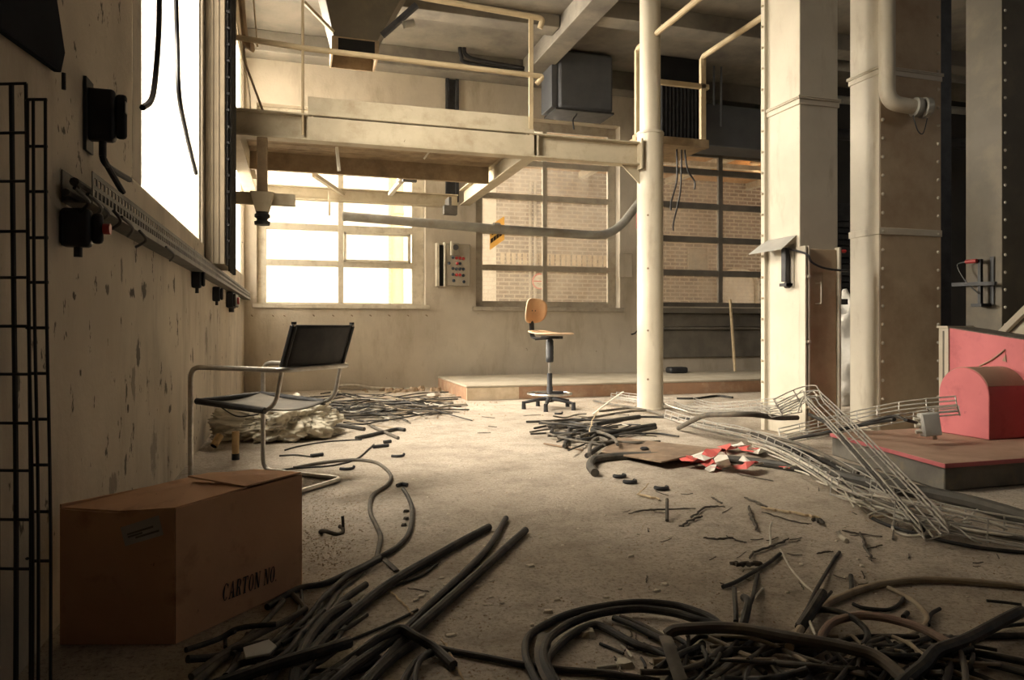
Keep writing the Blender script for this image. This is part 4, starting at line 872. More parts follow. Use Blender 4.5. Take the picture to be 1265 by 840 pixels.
# backrest
vs = []
for i in range(nx + 1):
    for j in range(ny + 1):
        u, w = i / nx, j / ny; dep = .655 + .08 * u + .03 * math.sin(PI * w)
        vs.append(P(dep, .02 + (Wd - .04) * w, zarm + .005 + .235 * u))
o = MB().add(vs, fs).build('backrest', M['leather'], ac); s_ = o.modifiers.new('t', 'SOLIDIFY'); s_.thickness = .012; s_.offset = 0
for w in (.035, Wd - .035):
    MB().tube([P(.657, w, zarm + .012), P(.733, w, .94)], .019, 10).build('back_hem', M['leather'], ac)

o = MB().tube(cr([P(.1, .1, zs0 - .02), P(.2, .14, .42), P(.33, .12, .43), P(.42, .1, zs1 - .03)]), .004, 6).build('loose_cord', M['black'], ac)
# ================================================================== TASK CHAIR
cb_ = fl(679, 505); tx, ty = cb_.x, cb_.y; mpx = (cb_ - EYEP).dot(FW) / FPX
tc_ = thing('swivel_chair', 'tall plywood swivel work chair with foot ring on star base', 'chair', (tx, ty, 0))
O = V((tx, ty, 0))
for k in range(5):
    a = 2 * PI * k / 5 + .45; d = V((math.cos(a), math.sin(a), 0)); L = .30
    MB().tube([O + d * .03 + V((0, 0, .115)), O + d * .12 + V((0, 0, .11)), O + d * .25 + V((0, 0, .085)), O + d * L + V((0, 0, .075))], [.03, .026, .022, .018], 10, flat=.8).build('base_leg', M['dark_steel'], tc_)
    g = MB().cyl(O + d * L + V((0, 0, .001)), O + d * L + V((0, 0, .09)), .026, 14, r1=.022).build('glide', M['black'], tc_)
MB().lathe([(.05, .08), (.05, .13), (.036, .15), (.036, .25), (.03, .26), (.03, .40), (.0285, .41)], O, 20).build('lower_column', M['black'], tc_)
MB().cyl(O + V((0, 0, .41)), O + V((0, 0, .545)), .017).build('gas_rod', M['chrome'], tc_)
MB().lathe([(.036, .535), (.043, .545), (.046, .60), (.043, .605), (.046, .66), (.043, .665), (.046, .72), (.043, .725), (.045, .78), (.032, .80), (.03, .83)], O, 20).build('bellows', M['black'], tc_)
ring = [O + V((.25 * math.cos(2 * PI * k / 40), .25 * math.sin(2 * PI * k / 40), .175)) for k in range(40)]
fr_ = MB().tube(ring, .012, 8, closed=True).build('foot_ring', M['chrome'], tc_)
for k in range(4):
    a = PI / 2 * k + .3; MB().bar(O + V((.03 * math.cos(a), .03 * math.sin(a), .17)), O + V((.24 * math.cos(a), .24 * math.sin(a), .172)), .025, .008).build('spoke', M['dark_steel'], fr_)
MB().box(O + V((-.02, -.03, .165)), O + V((.16, .03, .2))).build('ring_clamp', M['black'], tc_)
ang = -YAW - math.radians(38)          # facing direction in the floor plane
fd = V((math.cos(ang), math.sin(ang), 0)); sd = V((-fd.y, fd.x, 0))
zs = .865
def ply(name, f, nu, nv, th):
    vs = [f(i / nu, j / nv) for i in range(nu + 1) for j in range(nv + 1)]
    fs = [(i * (nv + 1) + j, (i + 1) * (nv + 1) + j, (i + 1) * (nv + 1) + j + 1, i * (nv + 1) + j + 1) for i in range(nu) for j in range(nv)]
    o = MB().add(vs, fs).build(name, M['ply'], tc_); o.data.materials.append(M['ply_edge'])
    s = o.modifiers.new('t', 'SOLIDIFY'); s.thickness = th; s.offset = 0; s.material_offset_rim = 1; return o
def sq(u, v, p=3.2):   # map the unit square to a superellipse
    a, b = 2 * u - 1, 2 * v - 1; m = max(abs(a), abs(b), 1e-6); n = max(1.0, (abs(a / m) ** p + abs(b / m) ** p) ** (1 / p))
    return a / n, b / n
def seatf(u, v):
    a, b = sq(u, v); dep = .02 + a * .235
    return O + fd * dep + sd * b * .225 + V((0, 0, zs + .03 * max(0, -a) ** 2 - .018 * (1 - a * a) * .6 + (.012 * b * b) - .02 * max(0, a - .6)))
ply('seat', seatf, 16, 16, .013)
def backf(u, v):
    a, b = sq(u, v, 2.8); bow = .05 * b * b
    return O - fd * (.235 - bow - .02 * a) + sd * b * .205 + V((0, 0, zs + .265 + a * .145))
ply('backrest', backf, 14, 14, .012)
MB().ob(O + fd * .03 + V((0, 0, zs - .045)), fd * .13, sd * .04, V((0, 0, .016))).build('mechanism', M['black'], tc_, bevel=.006)
MB().bar(O + fd * .02 + sd * -.02 + V((0, 0, zs - .06)), O - fd * .06 - sd * .2 + V((0, 0, zs - .07)), .012, .012).build('lever', M['black'], tc_)
MB().tube(fillet([O - fd * .02 + V((0, 0, zs - .055)), O - fd * .25 + V((0, 0, zs - .055)), O - fd * .262 + V((0, 0, zs + .24))], .06), .045, 12, flat=.3).build('back_post', M['black'], tc_)
for s in (-.03, .03):
    MB().lathe([(.009, 0), (.007, .004)], O - fd * .226 + sd * s + V((0, 0, zs + .265)), 10, fd).build('bolt', M['dark_steel'], tc_)
# ================================================================== CARTON
Q0 = fl(216, 796); Q1 = fl(372, 723); Q3 = V((-.66, Q0.y + .095, 0)); hC = .40
sk = Q1 - Q0; Q2 = Q3 + sk
if Q3.x < XL + .03: Q3.x = XL + .03
cn_ = thing('carton', 'brown cardboard carton with printed side and dark flap slit near left wall', 'carton', (Q0 + Q2) / 2)
def wallp(a, b, za=hC, zb=hC, nm='side_wall', sag=0.0):
    d = (b - a); nrm = V((-d.y, d.x, 0)).normalized() * .004; n = 8; vs = []; fs = []
    for i in range(n + 1):
        t = i / n; p = a.lerp(b, t); z = za + (zb - za) * t - sag * math.sin(PI * t)
        for o_ in (-nrm, nrm):
            vs += [p + o_ + V((0, 0, .002)), p + o_ + V((0, 0, z))]
    for i in range(n):
        k = i * 4; j = k + 4
        fs += [(k, j, j + 1, k + 1), (k + 2, k + 3, j + 3, j + 2), (k + 1, j + 1, j + 3, k + 3), (k, k + 2, j + 2, j)]
    fs += [(0, 1, 3, 2), (n * 4, n * 4 + 2, n * 4 + 3, n * 4 + 1)]
    return MB().add(vs, fs).build(nm, M['carton'], cn_, flatshade=True)
wallp(Q0, Q1); wallp(Q1, Q2); wallp(Q2, Q3, hC, hC + .012); wallp(Q3, Q0, hC + .0, hC, sag=.012)
MB().prism([Q0 + V((0, 0, .003)), Q1 + V((0, 0, .003)), Q2 + V((0, 0, .003)), Q3 + V((0, 0, .003))], (0, 0, .004)).build('bottom', M['carton'], cn_)
zt = hC + .003
m0, m1 = Q0.lerp(Q3, .5), Q1.lerp(Q2, .5)
def flap(pts, nm='flap'):
    MB().prism(pts, (0, 0, .005)).build(nm, M['carton'], cn_, flatshade=True)
up = lambda p, z: V((p.x, p.y, z))
# front flap in two lengths with a lifted lip, rear flap sagging towards the wall end
fA, fB = Q0.lerp(Q1, .52), m0.lerp(m1, .50)
flap([up(Q0, zt - .006), up(fA, zt), up(fB, zt + .02), up(m0, zt - .016)])
flap([up(Q0.lerp(Q1, .50), zt + .004), up(Q1, zt + .002), up(m1, zt + .012), up(m0.lerp(m1, .46), zt + .042)], 'lifted_flap')
flap([up(m0.lerp(m1, .02), zt - .018), up(m1, zt + .006), up(Q2, zt), up(Q3, zt - .004)])
# printed words
def glyph(ch, ox, w, h, put):
    T, t, sf = w * .27, w * .10, w * .13
    def rect(x0, y0, x1, y1): put([(ox + x0, y0), (ox + x1, y0), (ox + x1, y1), (ox + x0, y1)])
    def quad(*p): put([(ox + x, y) for x, y in p])
    def arc(cx, cy, rx, ry, a0, a1, thick, n=14):
        for i in range(n):
            s, e = a0 + (a1 - a0) * i / n, a0 + (a1 - a0) * (i + 1) / n
            def q(a, k):
                tt = t + (thick - t) * abs(math.cos(a)); return (ox + cx + (rx - k * tt) * math.cos(a), cy + (ry - k * t * 1.2) * math.sin(a))
            put([q(s, 0), q(e, 0), q(e, 1), q(s, 1)])
    def serif(x0, x1, y): rect(x0 - sf, y, x1 + sf, y + h * .045)
    if ch == 'C': arc(w * .5, h * .5, w * .5, h * .5, math.radians(42), math.radians(318), T); rect(w * .84, h * .68, w * .93, h * .92)
    if ch == 'O': arc(w * .5, h * .5, w * .5, h * .5, 0, 2 * PI, T, 22)
    if ch == 'A': quad((0.02 * w, 0), (.02 * w + t, 0), (w * .5 + t * .3, h), (w * .5 - t * .6, h)); quad((w - T, 0), (w, 0), (w * .56, h), (w * .40, h)); rect(w * .22, h * .32, w * .75, h * .38); serif(0, t, 0); serif(w - T, w, 0)
    if ch == 'T': rect(w * .5 - T / 2, 0, w * .5 + T / 2, h); rect(0, h * .93, w, h); rect(0, h * .76, t, h); rect(w - t, h * .76, w, h); serif(w * .5 - T / 2, w * .5 + T / 2, 0)
    if ch == 'N': rect(w * .1, 0, w * .1 + t, h); rect(w * .86, 0, w * .86 + t, h); quad((w * .05, h), (w * .05 + T, h), (w * .86 + t, 0), (w * .86 + t - T * .8, 0)); serif(w * .1, w * .1 + t, 0); serif(w * .86, w * .86 + t, h * .955); serif(w * .05, w * .1, h * .955)
    if ch == 'R': rect(w * .1, 0, w * .1 + T, h); arc(w * .5, h * .74, w * .38, h * .26, -PI / 2, PI / 2, T, 12); rect(w * .1, h * .94, w * .5, h); rect(w * .1, h * .48, w * .5, h * .54); quad((w * .42, h * .5), (w * .42 + T, h * .5), (w * 1.02, 0), (w * 1.02 - T, 0)); serif(w * .1, w * .1 + T, 0)
    if ch == '.': rect(0, 0, T * .8, T * .8)
bd_ = (Q1 - Q0).normalized(); nf = V((bd_.y, -bd_.x, 0)); Lb = (Q1 - Q0).length
def onface(px, py):   # point on the printed carton side
    rr = ray(px, py); t = (Q0 - EYEP).dot(nf) / rr.dot(nf); return EYEP + rr * t
ta, tb = onface(273, 743), onface(340, 717)
Lt = (tb - ta).dot(bd_); hx_ = onface(305, 711).z - onface(305, 731).z
tm = MB(); zb_ = ta.z; s0 = (ta - Q0).dot(bd_)
rise = (tb.z - ta.z) / Lt
def put(poly):
    pts = [Q0 + bd_ * (s0 + x + .12 * y) + nf * .0055 + V((0, 0, zb_ + y + rise * x)) for x, y in poly]
    tm.prism(pts, nf * .0006)
chars = 'CARTON NO.'; wl_ = Lt / 8.6; ox = 0
for ch in chars:
    if ch == ' ': ox += wl_ * .55; continue
    glyph(ch, ox, wl_ * .78, hx_, put); ox += wl_ * (.98 if ch != '.' else .5)
tm.build('printed_text', M['ink'], cn_, flatshade=True)
# paper label on the dark end
bd2 = (Q0 - Q3).normalized(); nf2 = V((bd2.y, -bd2.x, 0))
if nf2.y > 0: nf2 = -nf2
def onend(px, py):
    rr = ray(px, py); t = (Q0 - EYEP).dot(nf2) / rr.dot(nf2); return EYEP + rr * t
cs_ = [onend(*p) for p in ((156, 674), (203, 660), (197, 636), (150, 651))]
MB().prism([p + nf2 * .005 for p in cs_], nf2 * .001).build('paper_label', M['paper'], cn_, flatshade=True)
lm = MB()
for (v, u0, u1) in ((.22, .3, .92), (.36, .12, .5), (.5, .12, .8)):
    a_ = cs_[0].lerp(cs_[1], u0).lerp(cs_[3].lerp(cs_[2], u0), v); b_ = cs_[0].lerp(cs_[1], u1).lerp(cs_[3].lerp(cs_[2], u1), v)
    lm.prism([a_ + nf2 * .0065, b_ + nf2 * .0065, b_ + nf2 * .0065 + V((0, 0, .006)), a_ + nf2 * .0065 + V((0, 0, .006))], nf2 * .0004)
lm.build('label_print', M['frame_dark'], cn_, flatshade=True)
# ================================================================== PLASTIC BAG AND TUBES
bgc = fl(330, 543); bg = blob('plastic_bag', M['bag'], (bgc.x + .12, bgc.y + .05, .002), .43, .32, .17, .55, 11, sub=6, freq=2.6, label='crumpled milky plastic bag lying under the armchair', cat='bag')
bgt = fl(383, 538); o = blob('plastic_sheet', M['bag'], (bgt.x, bgt.y, .002), .26, .12, .05, .6, 5, sub=5, freq=3, label='loose tail of milky plastic beside the crumpled bag', cat='plastic sheet')
q = fl(291, 568); tt = thing('cardboard_tube', 'upright cardboard tube with dark foot near left wall', 'tube', q)
MB().lathe([(.024, .045), (.024, .20), (.018, .20), (.018, .19)], q, 16).build('tube', M['cork'], tt); MB().lathe([(.026, .001), (.026, .045)], q, 16).build('foot', M['black'], tt)
a, b = fl(264, 551, .03), fl(272, 538, .10); o = thing('cardboard_tube', 'tilted cardboard tube with open dark end near left wall', 'tube', a)
MB().cyl(a, b, .028, 16).build('tube', M['cork'], o); MB().cyl(a + (a - b).normalized() * .001, a + (a - b).normalized() * .003, .023, 16).build('open_end', M['void'], o)
# ================================================================== CABLES ON THE FLOOR
def cable(label, pts, r, m='cable', group=None, z=0.0, core=None, flat=1.0, name='cable', cat='cable', sub=6):
    w = []
    for p in pts:
        zz = (p[2] if len(p) > 2 else 0) + z + r * flat + .001; w.append(fl(p[0], p[1], zz))
    path = cr(w, sub)
    if m in ('bark', 'stick'):
        j = [V((R.uniform(-.5, .5), R.uniform(-.5, .5), 0)) * r * 1.6 for _ in path]; path = [p + q for p, q in zip(path, j)]
        r = [r * .62 * k for k in (.6, 1, .85, 1.05, .9, 1, .8, .95, .5)]
    if core:
        t = thing(name, label, cat, w[0], group)
        MB().tube(path, r, 10, flat=flat).build('sheath', M[m], t)
        d = (w[0] - w[1]).normalized(); MB().cyl(w[0] - d * .01, w[0] + d * core[0], r * .55, 10).build('core', M[core[1]], t)
        return t
    return tag(MB().tube(path, r, 10, flat=flat).build(name, M[m]), label, cat, group)
# --- left foreground bundle
cable('thick black cable pointing right, uppermost of three ends in left bundle', [(604, 651), (570, 669), (535, 689), (500, 709), (470, 729), (440, 753), (410, 779), (388, 803), (368, 838), (355, 870)], .017, core=(.012, 'rust'))
cable('middle black cable of three long ends pointing to floor centre', [(625, 640), (607, 671), (586, 695), (556, 724), (528, 750), (503, 776), (470, 800, .02), (430, 828, .02), (395, 860, .01)], .0135, core=(.012, 'white_wire'))
cable('thickest black cable, rightmost of three long ends in left bundle', [(649, 655), (616, 685), (583, 715), (537, 756), (505, 785, .01), (478, 815), (450, 845), (430, 875)], .0165, core=(.004, 'rust'))
cable('black cable curling up to a hooked tip beside pale hose', [(498, 604), (505, 616), (509, 630), (506, 656), (491, 675), (457, 695), (430, 708), (400, 721), (372, 726), (350, 737), (330, 750)], .011)
cable('pale dusty hose snaking from armchair foot to the left bundle', [(363, 578), (395, 572), (433, 568), (460, 570), (474, 577), (483, 588), (478, 599), (461, 611), (457, 622), (458, 635), (465, 650), (470, 664), (465, 690)], .0105, 'cable_g')
cable('black cable arching over left bundle then dropping toward camera', [(560, 822), (537, 801, .01), (514, 787, .03), (494, 777, .04), (471, 787, .035), (445, 806, .02), (420, 824), (380, 850)], .014)
cable('long thin black cable linking left bundle with right coil', [(536, 799), (557, 804), (600, 812), (646, 821), (690, 827), (730, 830), (765, 834), (815, 842)], .009)
cable('very thin black wire crossing behind the left bundle', [(516, 753), (495, 764), (471, 775), (434, 790), (412, 796)], .0045)
cable('dark grey cable running along under the carton edge', [(470, 690), (448, 702), (429, 712), (400, 738), (380, 762), (350, 790), (320, 822), (300, 850)], .010, z=.01)
cable('flat dark strap bent beside the left bundle', [(490, 705), (473, 690), (465, 688), (452, 702), (436, 716), (420, 728), (408, 745), (400, 765)], .012, 'cable_g', flat=.4)
lb = [
 ('black cable end thrust right below left bundle, thick and straight', [(432, 793, .03), (400, 803, .035), (342, 820, .03), (290, 838, .02), (240, 856)], .0165),
 ('dusty grey cable sweeping under carton toward lower left corner', [(350, 742), (327, 768), (300, 792), (277, 812), (247, 838), (225, 860)], .0095),
 ('thick dusty cable bending down at middle of left bundle', [(430, 748), (405, 762), (388, 780), (376, 800), (366, 830), (362, 860)], .0175),
 ('black cable crossing beneath the grey cover plate at lower left', [(378, 752), (350, 768), (318, 784), (280, 805), (236, 836)], .010),
 ('black cable looping behind grey cover plate beside carton', [(362, 735), (376, 752), (380, 775), (368, 797), (344, 806), (318, 808)], .010),
 ('black cable running straight to the bottom edge below left bundle', [(520, 790), (492, 808), (470, 828), (450, 850)], .0125),
 ('short black cable forked beside the bundle at bottom edge', [(544, 802), (522, 812), (508, 825), (497, 845)], .010),
 ('black cable leaving forked piece toward bottom edge', [(536, 800), (520, 815), (514, 830), (512, 850)], .008),
 ('dusty cable lowest along the bottom edge left of bundle', [(470, 815), (430, 830), (390, 842), (340, 858)], .013),
 ('thin black cable tucked under the carton corner', [(372, 730), (372, 745), (360, 768), (338, 790), (310, 812)], .006),
 ('slim grey cable twisting between carton and bundle', [(420, 722), (400, 735), (395, 752), (372, 770), (352, 778), (330, 800)], .007),
 ('black cable half buried in middle of left bundle', [(452, 722), (420, 745), (398, 772), (352, 815), (330, 845)], .012),
]
for i, (l, p, r) in enumerate(lb): cable(l, p, r, 'cable_g' if 'grey' in l or 'dusty' in l and i == 1 else 'cable', z=.004 * (i % 4))
for i in range(16):
    x, y = R.uniform(265, 440), R.uniform(775, 842); a = R.uniform(-1.0, -.2); L = R.uniform(50, 120)
    pts = [(x + L * t * math.cos(a) + R.uniform(-9, 9), y + L * t * math.sin(a) + R.uniform(-5, 5), R.uniform(0, .03)) for t in (-.5, -.2, .15, .5)]
    pts = [p for p in pts if not (p[0] < 372 and p[1] < 797 - (p[0] - 216) * .46 + 12)]
    if len(pts) < 3: continue
    cable('black cable scrap in the dark tangle at lower left under carton', pts, R.uniform(.005, .012), group='cable scraps in the lower left tangle')
# thin pale roots / sticks beside the left bundle
cable('pale splintered stick lying between the three long cables', [(480, 727), (490, 737), (503, 752), (510, 759)], .006, 'stick', name='stick', cat='stick')
cable('pale crooked twig below the left bundle near bottom edge', [(545, 789), (553, 802), (562, 818), (572, 842)], .006, 'stick', name='stick', cat='stick')
cable('thin dark strip lying under the uppermost long cable end', [(540, 696), (525, 708), (508, 716), (488, 722)], .006)
cable('small dark twig beside the uppermost long cable end', [(531, 731), (518, 729), (503, 726)], .004, 'bark', name='stick', cat='stick')
o = MB().prism([fl(300, 802, .05), fl(332, 792, .055), (fl(342, 800, .055)), fl(333, 810, .045), fl(303, 815, .04)], (0, 0, .006)).build('cover_plate', M['grey_box'], bevel=.002); tag(o, 'grey trunking cover fragment on cables under the carton', 'cover plate')
# --- right foreground coil
cable('outermost black cable loop of the coil at bottom centre', [(672, 858), (661, 838), (650, 812), (651, 790), (666, 776), (701, 759), (744, 749), (788, 744), (831, 747), (860, 755), (880, 764), (893, 775)], .0115)
cable('second black cable loop inside the bottom centre coil', [(700, 860), (682, 840), (671, 812), (680, 787), (709, 768), (744, 757), (788, 752), (831, 757), (860, 765), (888, 772), (905, 780)], .0125, z=.012)
cable('inner black cable loop of coil, curving down to right', [(690, 845), (676, 820), (685, 803), (709, 782), (734, 772), (752, 778), (779, 793), (800, 801), (822, 806), (850, 808)], .0115, z=.004)
cable('straight black cable lying across inside of the coil', [(758, 763), (778, 771), (797, 780), (821, 792), (840, 805)], .0095, z=.008)
cable('slim dusty cable paired with straight cable inside coil', [(766, 761), (786, 768), (806, 778), (826, 789)], .006, 'cable_g', z=.012)
cable('thick dusty cable arching along top of the right heap', [(823, 785, .02), (835, 778, .035), (860, 776, .045), (888, 775, .05), (926, 778, .05), (973, 787, .05), (1021, 795, .05), (1050, 801, .05), (1076, 808, .045), (1097, 821, .035), (1120, 842, .02), (1140, 865)], .0165, 'cable_g')
cable('flat brown strap folding down over the right heap', [(822, 787, .05), (826, 797, .06), (831, 812, .05), (838, 832, .04), (848, 858, .02)], .019, 'cable_g', flat=.25)
cable('flat grey strap lying on left side of coil', [(672, 783, .02), (668, 800, .022), (670, 822, .02), (682, 848, .02)], .017, 'cable_g', flat=.25)
cable('long beige cable loop at right sweeping to picture edge', [(975, 800, .03), (988, 778, .02), (1000, 763, .01), (1021, 746), (1040, 737), (1067, 727), (1102, 719), (1147, 716), (1192, 718), (1230, 721), (1275, 726)], .0125, 'cable_b')
cable('pinkish brown cable arching over the right heap', [(1010, 800, .01), (1017, 782, .015), (1030, 768, .03), (1058, 761, .04), (1085, 762, .045), (1120, 770, .045), (1147, 780, .045), (1168, 792, .04), (1186, 797, .03), (1200, 800, .03)], .012, 'cable_r')
cable('black cable curling beside the pinkish brown arch', [(1005, 757, .03), (1015, 753, .04), (1040, 757, .045), (1061, 769, .04), (1072, 783, .03), (1067, 798, .02)], .009)
cable('short beige cable curved inside the long beige loop', [(1097, 726), (1120, 737), (1140, 753), (1146, 765), (1140, 774), (1122, 786)], .008, 'cable_b', z=.004)
cable('black cable bow lying inside the long beige loop', [(1054, 746), (1064, 750), (1076, 752), (1097, 753), (1110, 747), (1116, 739)], .006)
cable('thick black cable stub pointing up to the right edge', [(1262, 755, .03), (1240, 766, .03), (1218, 778, .03), (1193, 791, .035), (1168, 800, .04), (1154, 806, .04), (1140, 823, .03), (1117, 842, .02), (1095, 868)], .0175)
for i, (l, p, r) in enumerate((
 ('straight black cable running right to picture edge, upper one', [(1150, 790), (1180, 789), (1211, 786), (1275, 785)], .009),
 ('straight black cable running right to picture edge, lower one', [(1130, 799), (1165, 802), (1200, 806), (1236, 812), (1275, 820)], .010),
 ('thin black cable above the straight pair at right edge', [(1205, 781), (1230, 775), (1275, 770)], .006),
 ('black cable along bottom right, below the thick stub', [(1150, 815), (1188, 828), (1225, 842), (1250, 856)], .009),
 ('dusty cable leaving bottom right corner of the picture', [(1195, 812), (1220, 820), (1245, 826), (1280, 836)], .009),
 ('small black hook of cable by thick stub', [(1202, 808, .02), (1201, 816, .03), (1196, 824, .02), (1186, 831, .01)], .006),
 ('black bent end poking out left of right heap', [(919, 738, .04), (924, 742, .045), (923, 752, .04), (919, 768, .02), (912, 786)], .0125),
 ('thick upright cable stump where beige loop enters heap', [(1016, 733, .05), (1008, 747, .045), (999, 761, .03), (988, 777, .01)], .016),
 ('small black twig of cable above the thick stump', [(1027, 731, .05), (1021, 738, .05), (1014, 746, .045)], .005),
 ('long bare stem rising from heap toward floor centre', [(1037, 682), (1031, 690), (1025, 700), (1008, 729, .02), (998, 751, .04), (985, 772, .03)], .0065),
 ('dark strip of cable sheath on floor above right heap', [(964, 684), (950, 695), (935, 704), (911, 718), (893, 725)], .0075),
 ('slim dark sheath standing beside black bent end', [(907, 727, .01), (908, 740, .02), (909, 755, .02), (909, 768, .01)], .008),
 ('dark flat strip behind the black bent end', [(936, 709), (933, 722), (930, 737, .02), (927, 745, .02)], .007),
 ('short dark stub upright above the beige loop', [(1051, 711), (1052, 722), (1051, 732)], .008),
 ('little dark forked stub right of short beige cable', [(1161, 752), (1152, 757), (1148, 763), (1147, 772)], .006),
 ('tiny dark stub inside the long beige loop', [(1121, 757), (1116, 762)], .008),
 ('thin dark strip lying near right edge below beige loop', [(1219, 742), (1240, 744), (1262, 747)], .005),
)): cable(l, p, r, z=.003 * (i % 3))
cable('long pale wire bending down into the right heap', [(964, 679), (970, 690), (977, 702), (992, 720), (1007, 735), (998, 752, .04), (1001, 770, .04), (1008, 785, .04)], .004, 'white_wire', name='wire', cat='wire')
cable('short pale wire crossing the black bent end', [(942, 727), (932, 738, .02), (920, 752, .03), (910, 765, .01)], .004, 'white_wire', name='wire', cat='wire')
# tangle beneath: many short lengths
cnt = 0
for i in range(78):
    x = R.uniform(835, 1190); y = R.uniform(786, 850)
    if y < 790 + (x - 1060) * .12: y += 10
    a = R.choice([R.uniform(-.35, .35), R.uniform(-1.5, -.5), R.uniform(.5, 1.5)]); L = R.uniform(70, 190); z0 = R.uniform(0, .035); bow = R.uniform(-22, 22)
    pts = []
    for t in (-.5, -.25, 0, .25, .5):
        pts.append((x + L * t * math.cos(a) - bow * (1 - 4 * t * t) * math.sin(a), max(786, y + .5 * L * t * math.sin(a) + .6 * bow * (1 - 4 * t * t) * math.cos(a)), max(0, z0 + R.uniform(-.012, .012))))
    k = R.random(); m_ = 'cable' if k < .6 else 'cable_g' if k < .88 else 'cable_b'
    nm = {'cable': 'black', 'cable_g': 'dusty grey', 'cable_b': 'beige'}[m_]
    cable('short %s cable scrap in the tangle heaped at bottom right' % nm, pts, R.uniform(.004, .0105), m_, group='%s scraps in bottom right tangle' % nm)
for i in range(14):
    x = R.uniform(740, 830); y = R.uniform(785, 835); a = R.uniform(0, PI); L = R.uniform(15, 45)
    pts = [(x + L * t * math.cos(a) + R.uniform(-3, 3), y + .6 * L * t * math.sin(a)) for t in (-.5, 0, .5)]
    m_ = R.choice(['white_wire', 'bark', 'bark', 'cable'])
    cable({'white_wire': 'short pale wire scrap lying inside the bottom centre coil', 'bark': 'short dark twig lying inside the bottom centre coil', 'cable': 'short black wire scrap lying inside the bottom centre coil'}[m_], pts, R.uniform(.003, .005), m_, {'white_wire': 'pale wire scraps in the coil', 'bark': 'twigs in the coil', 'cable': 'black wire scraps in the coil'}[m_], name='wire' if m_ != 'bark' else 'twig', cat='wire' if m_ != 'bark' else 'twig')
# --- scraps along the left back wall
for i in range(120):
    t = R.random(); x = 385 + 195 * t ** .9 + R.uniform(-8, 8); yc = 498 + (512 - 498) * (1 - abs(2 * t - .8)); y = R.gauss(503, 8)
    if t > .6: y = R.gauss(502, 6)
    if t < .3: y = R.gauss(506, 11)
    y = max(488, min(536, y)); L = R.uniform(30, 110); a = R.gauss(0, .11)
    x = min(x, 588 - L * .5 - R.uniform(0, 120) * R.random())
    pts = [(x + L * u * math.cos(a), y + L * u * math.sin(a) + R.uniform(-2.2, 2.2), R.uniform(0, .05) if abs(u) < .4 else 0) for u in (-.5, -.2, .1, .5)]
    k = R.random(); m_ = 'cable' if k < .5 else 'cable_g' if k < .78 else 'white_wire' if k < .9 else 'cable_b'
    nm = {'cable': 'black', 'cable_g': 'grey', 'white_wire': 'whitish', 'cable_b': 'beige'}[m_]
    cable('thin %s cable scrap in long heap below the left back window' % nm, pts, R.uniform(.004, .011), m_, group='%s cable scraps under the left back window' % nm, sub=4)
for l, p, r, m_ in (
 ('black cable slanting out at front of the back wall heap', [(440, 541), (455, 538), (472, 534), (490, 530), (500, 531)], .016, 'cable'),
 ('pale bent cable crossing front of the back wall heap', [(438, 517), (452, 522), (462, 528), (478, 535), (492, 541)], .014, 'cable_g'),
 ('long black cable beside plastic bag in the back wall heap', [(378, 524), (400, 524), (425, 526), (450, 530)], .018, 'cable'),
 ('thin dark wire curving across floor in front of plastic bag', [(352, 556), (370, 551), (400, 546), (425, 544), (447, 543)], .006, 'cable'),
 ('thin dark wire ending in a plug before the bag', [(345, 563), (365, 562), (385, 564), (398, 562)], .006, 'cable'),
 ('thin dark wire running from carton toward the pale hose', [(290, 590), (330, 583), (370, 578), (410, 575), (440, 567), (455, 555), (462, 549)], .006, 'cable')):
    cable(l, p, r, m_)
cable('short thick black plug end on floor before plastic bag', [(384, 563), (399, 561)], .013, 'black', name='plug', cat='plug')
cable('short black cable end by heap front near floor centre', [(461, 552), (470, 551), (480, 550)], .013, 'black')
cable('thin black piece beside the short black cable end', [(474, 546), (483, 545)], .013, 'black')
o = MB().tube(cr([onY(x, y, YB - .12) for x, y in ((416, 477), (440, 476), (459, 479), (500, 481), (540, 482), (577, 482.5))]), .022, 8).build('conduit', M['white_wire']); tag(o, 'long pale conduit lying along foot of left back wall', 'conduit')
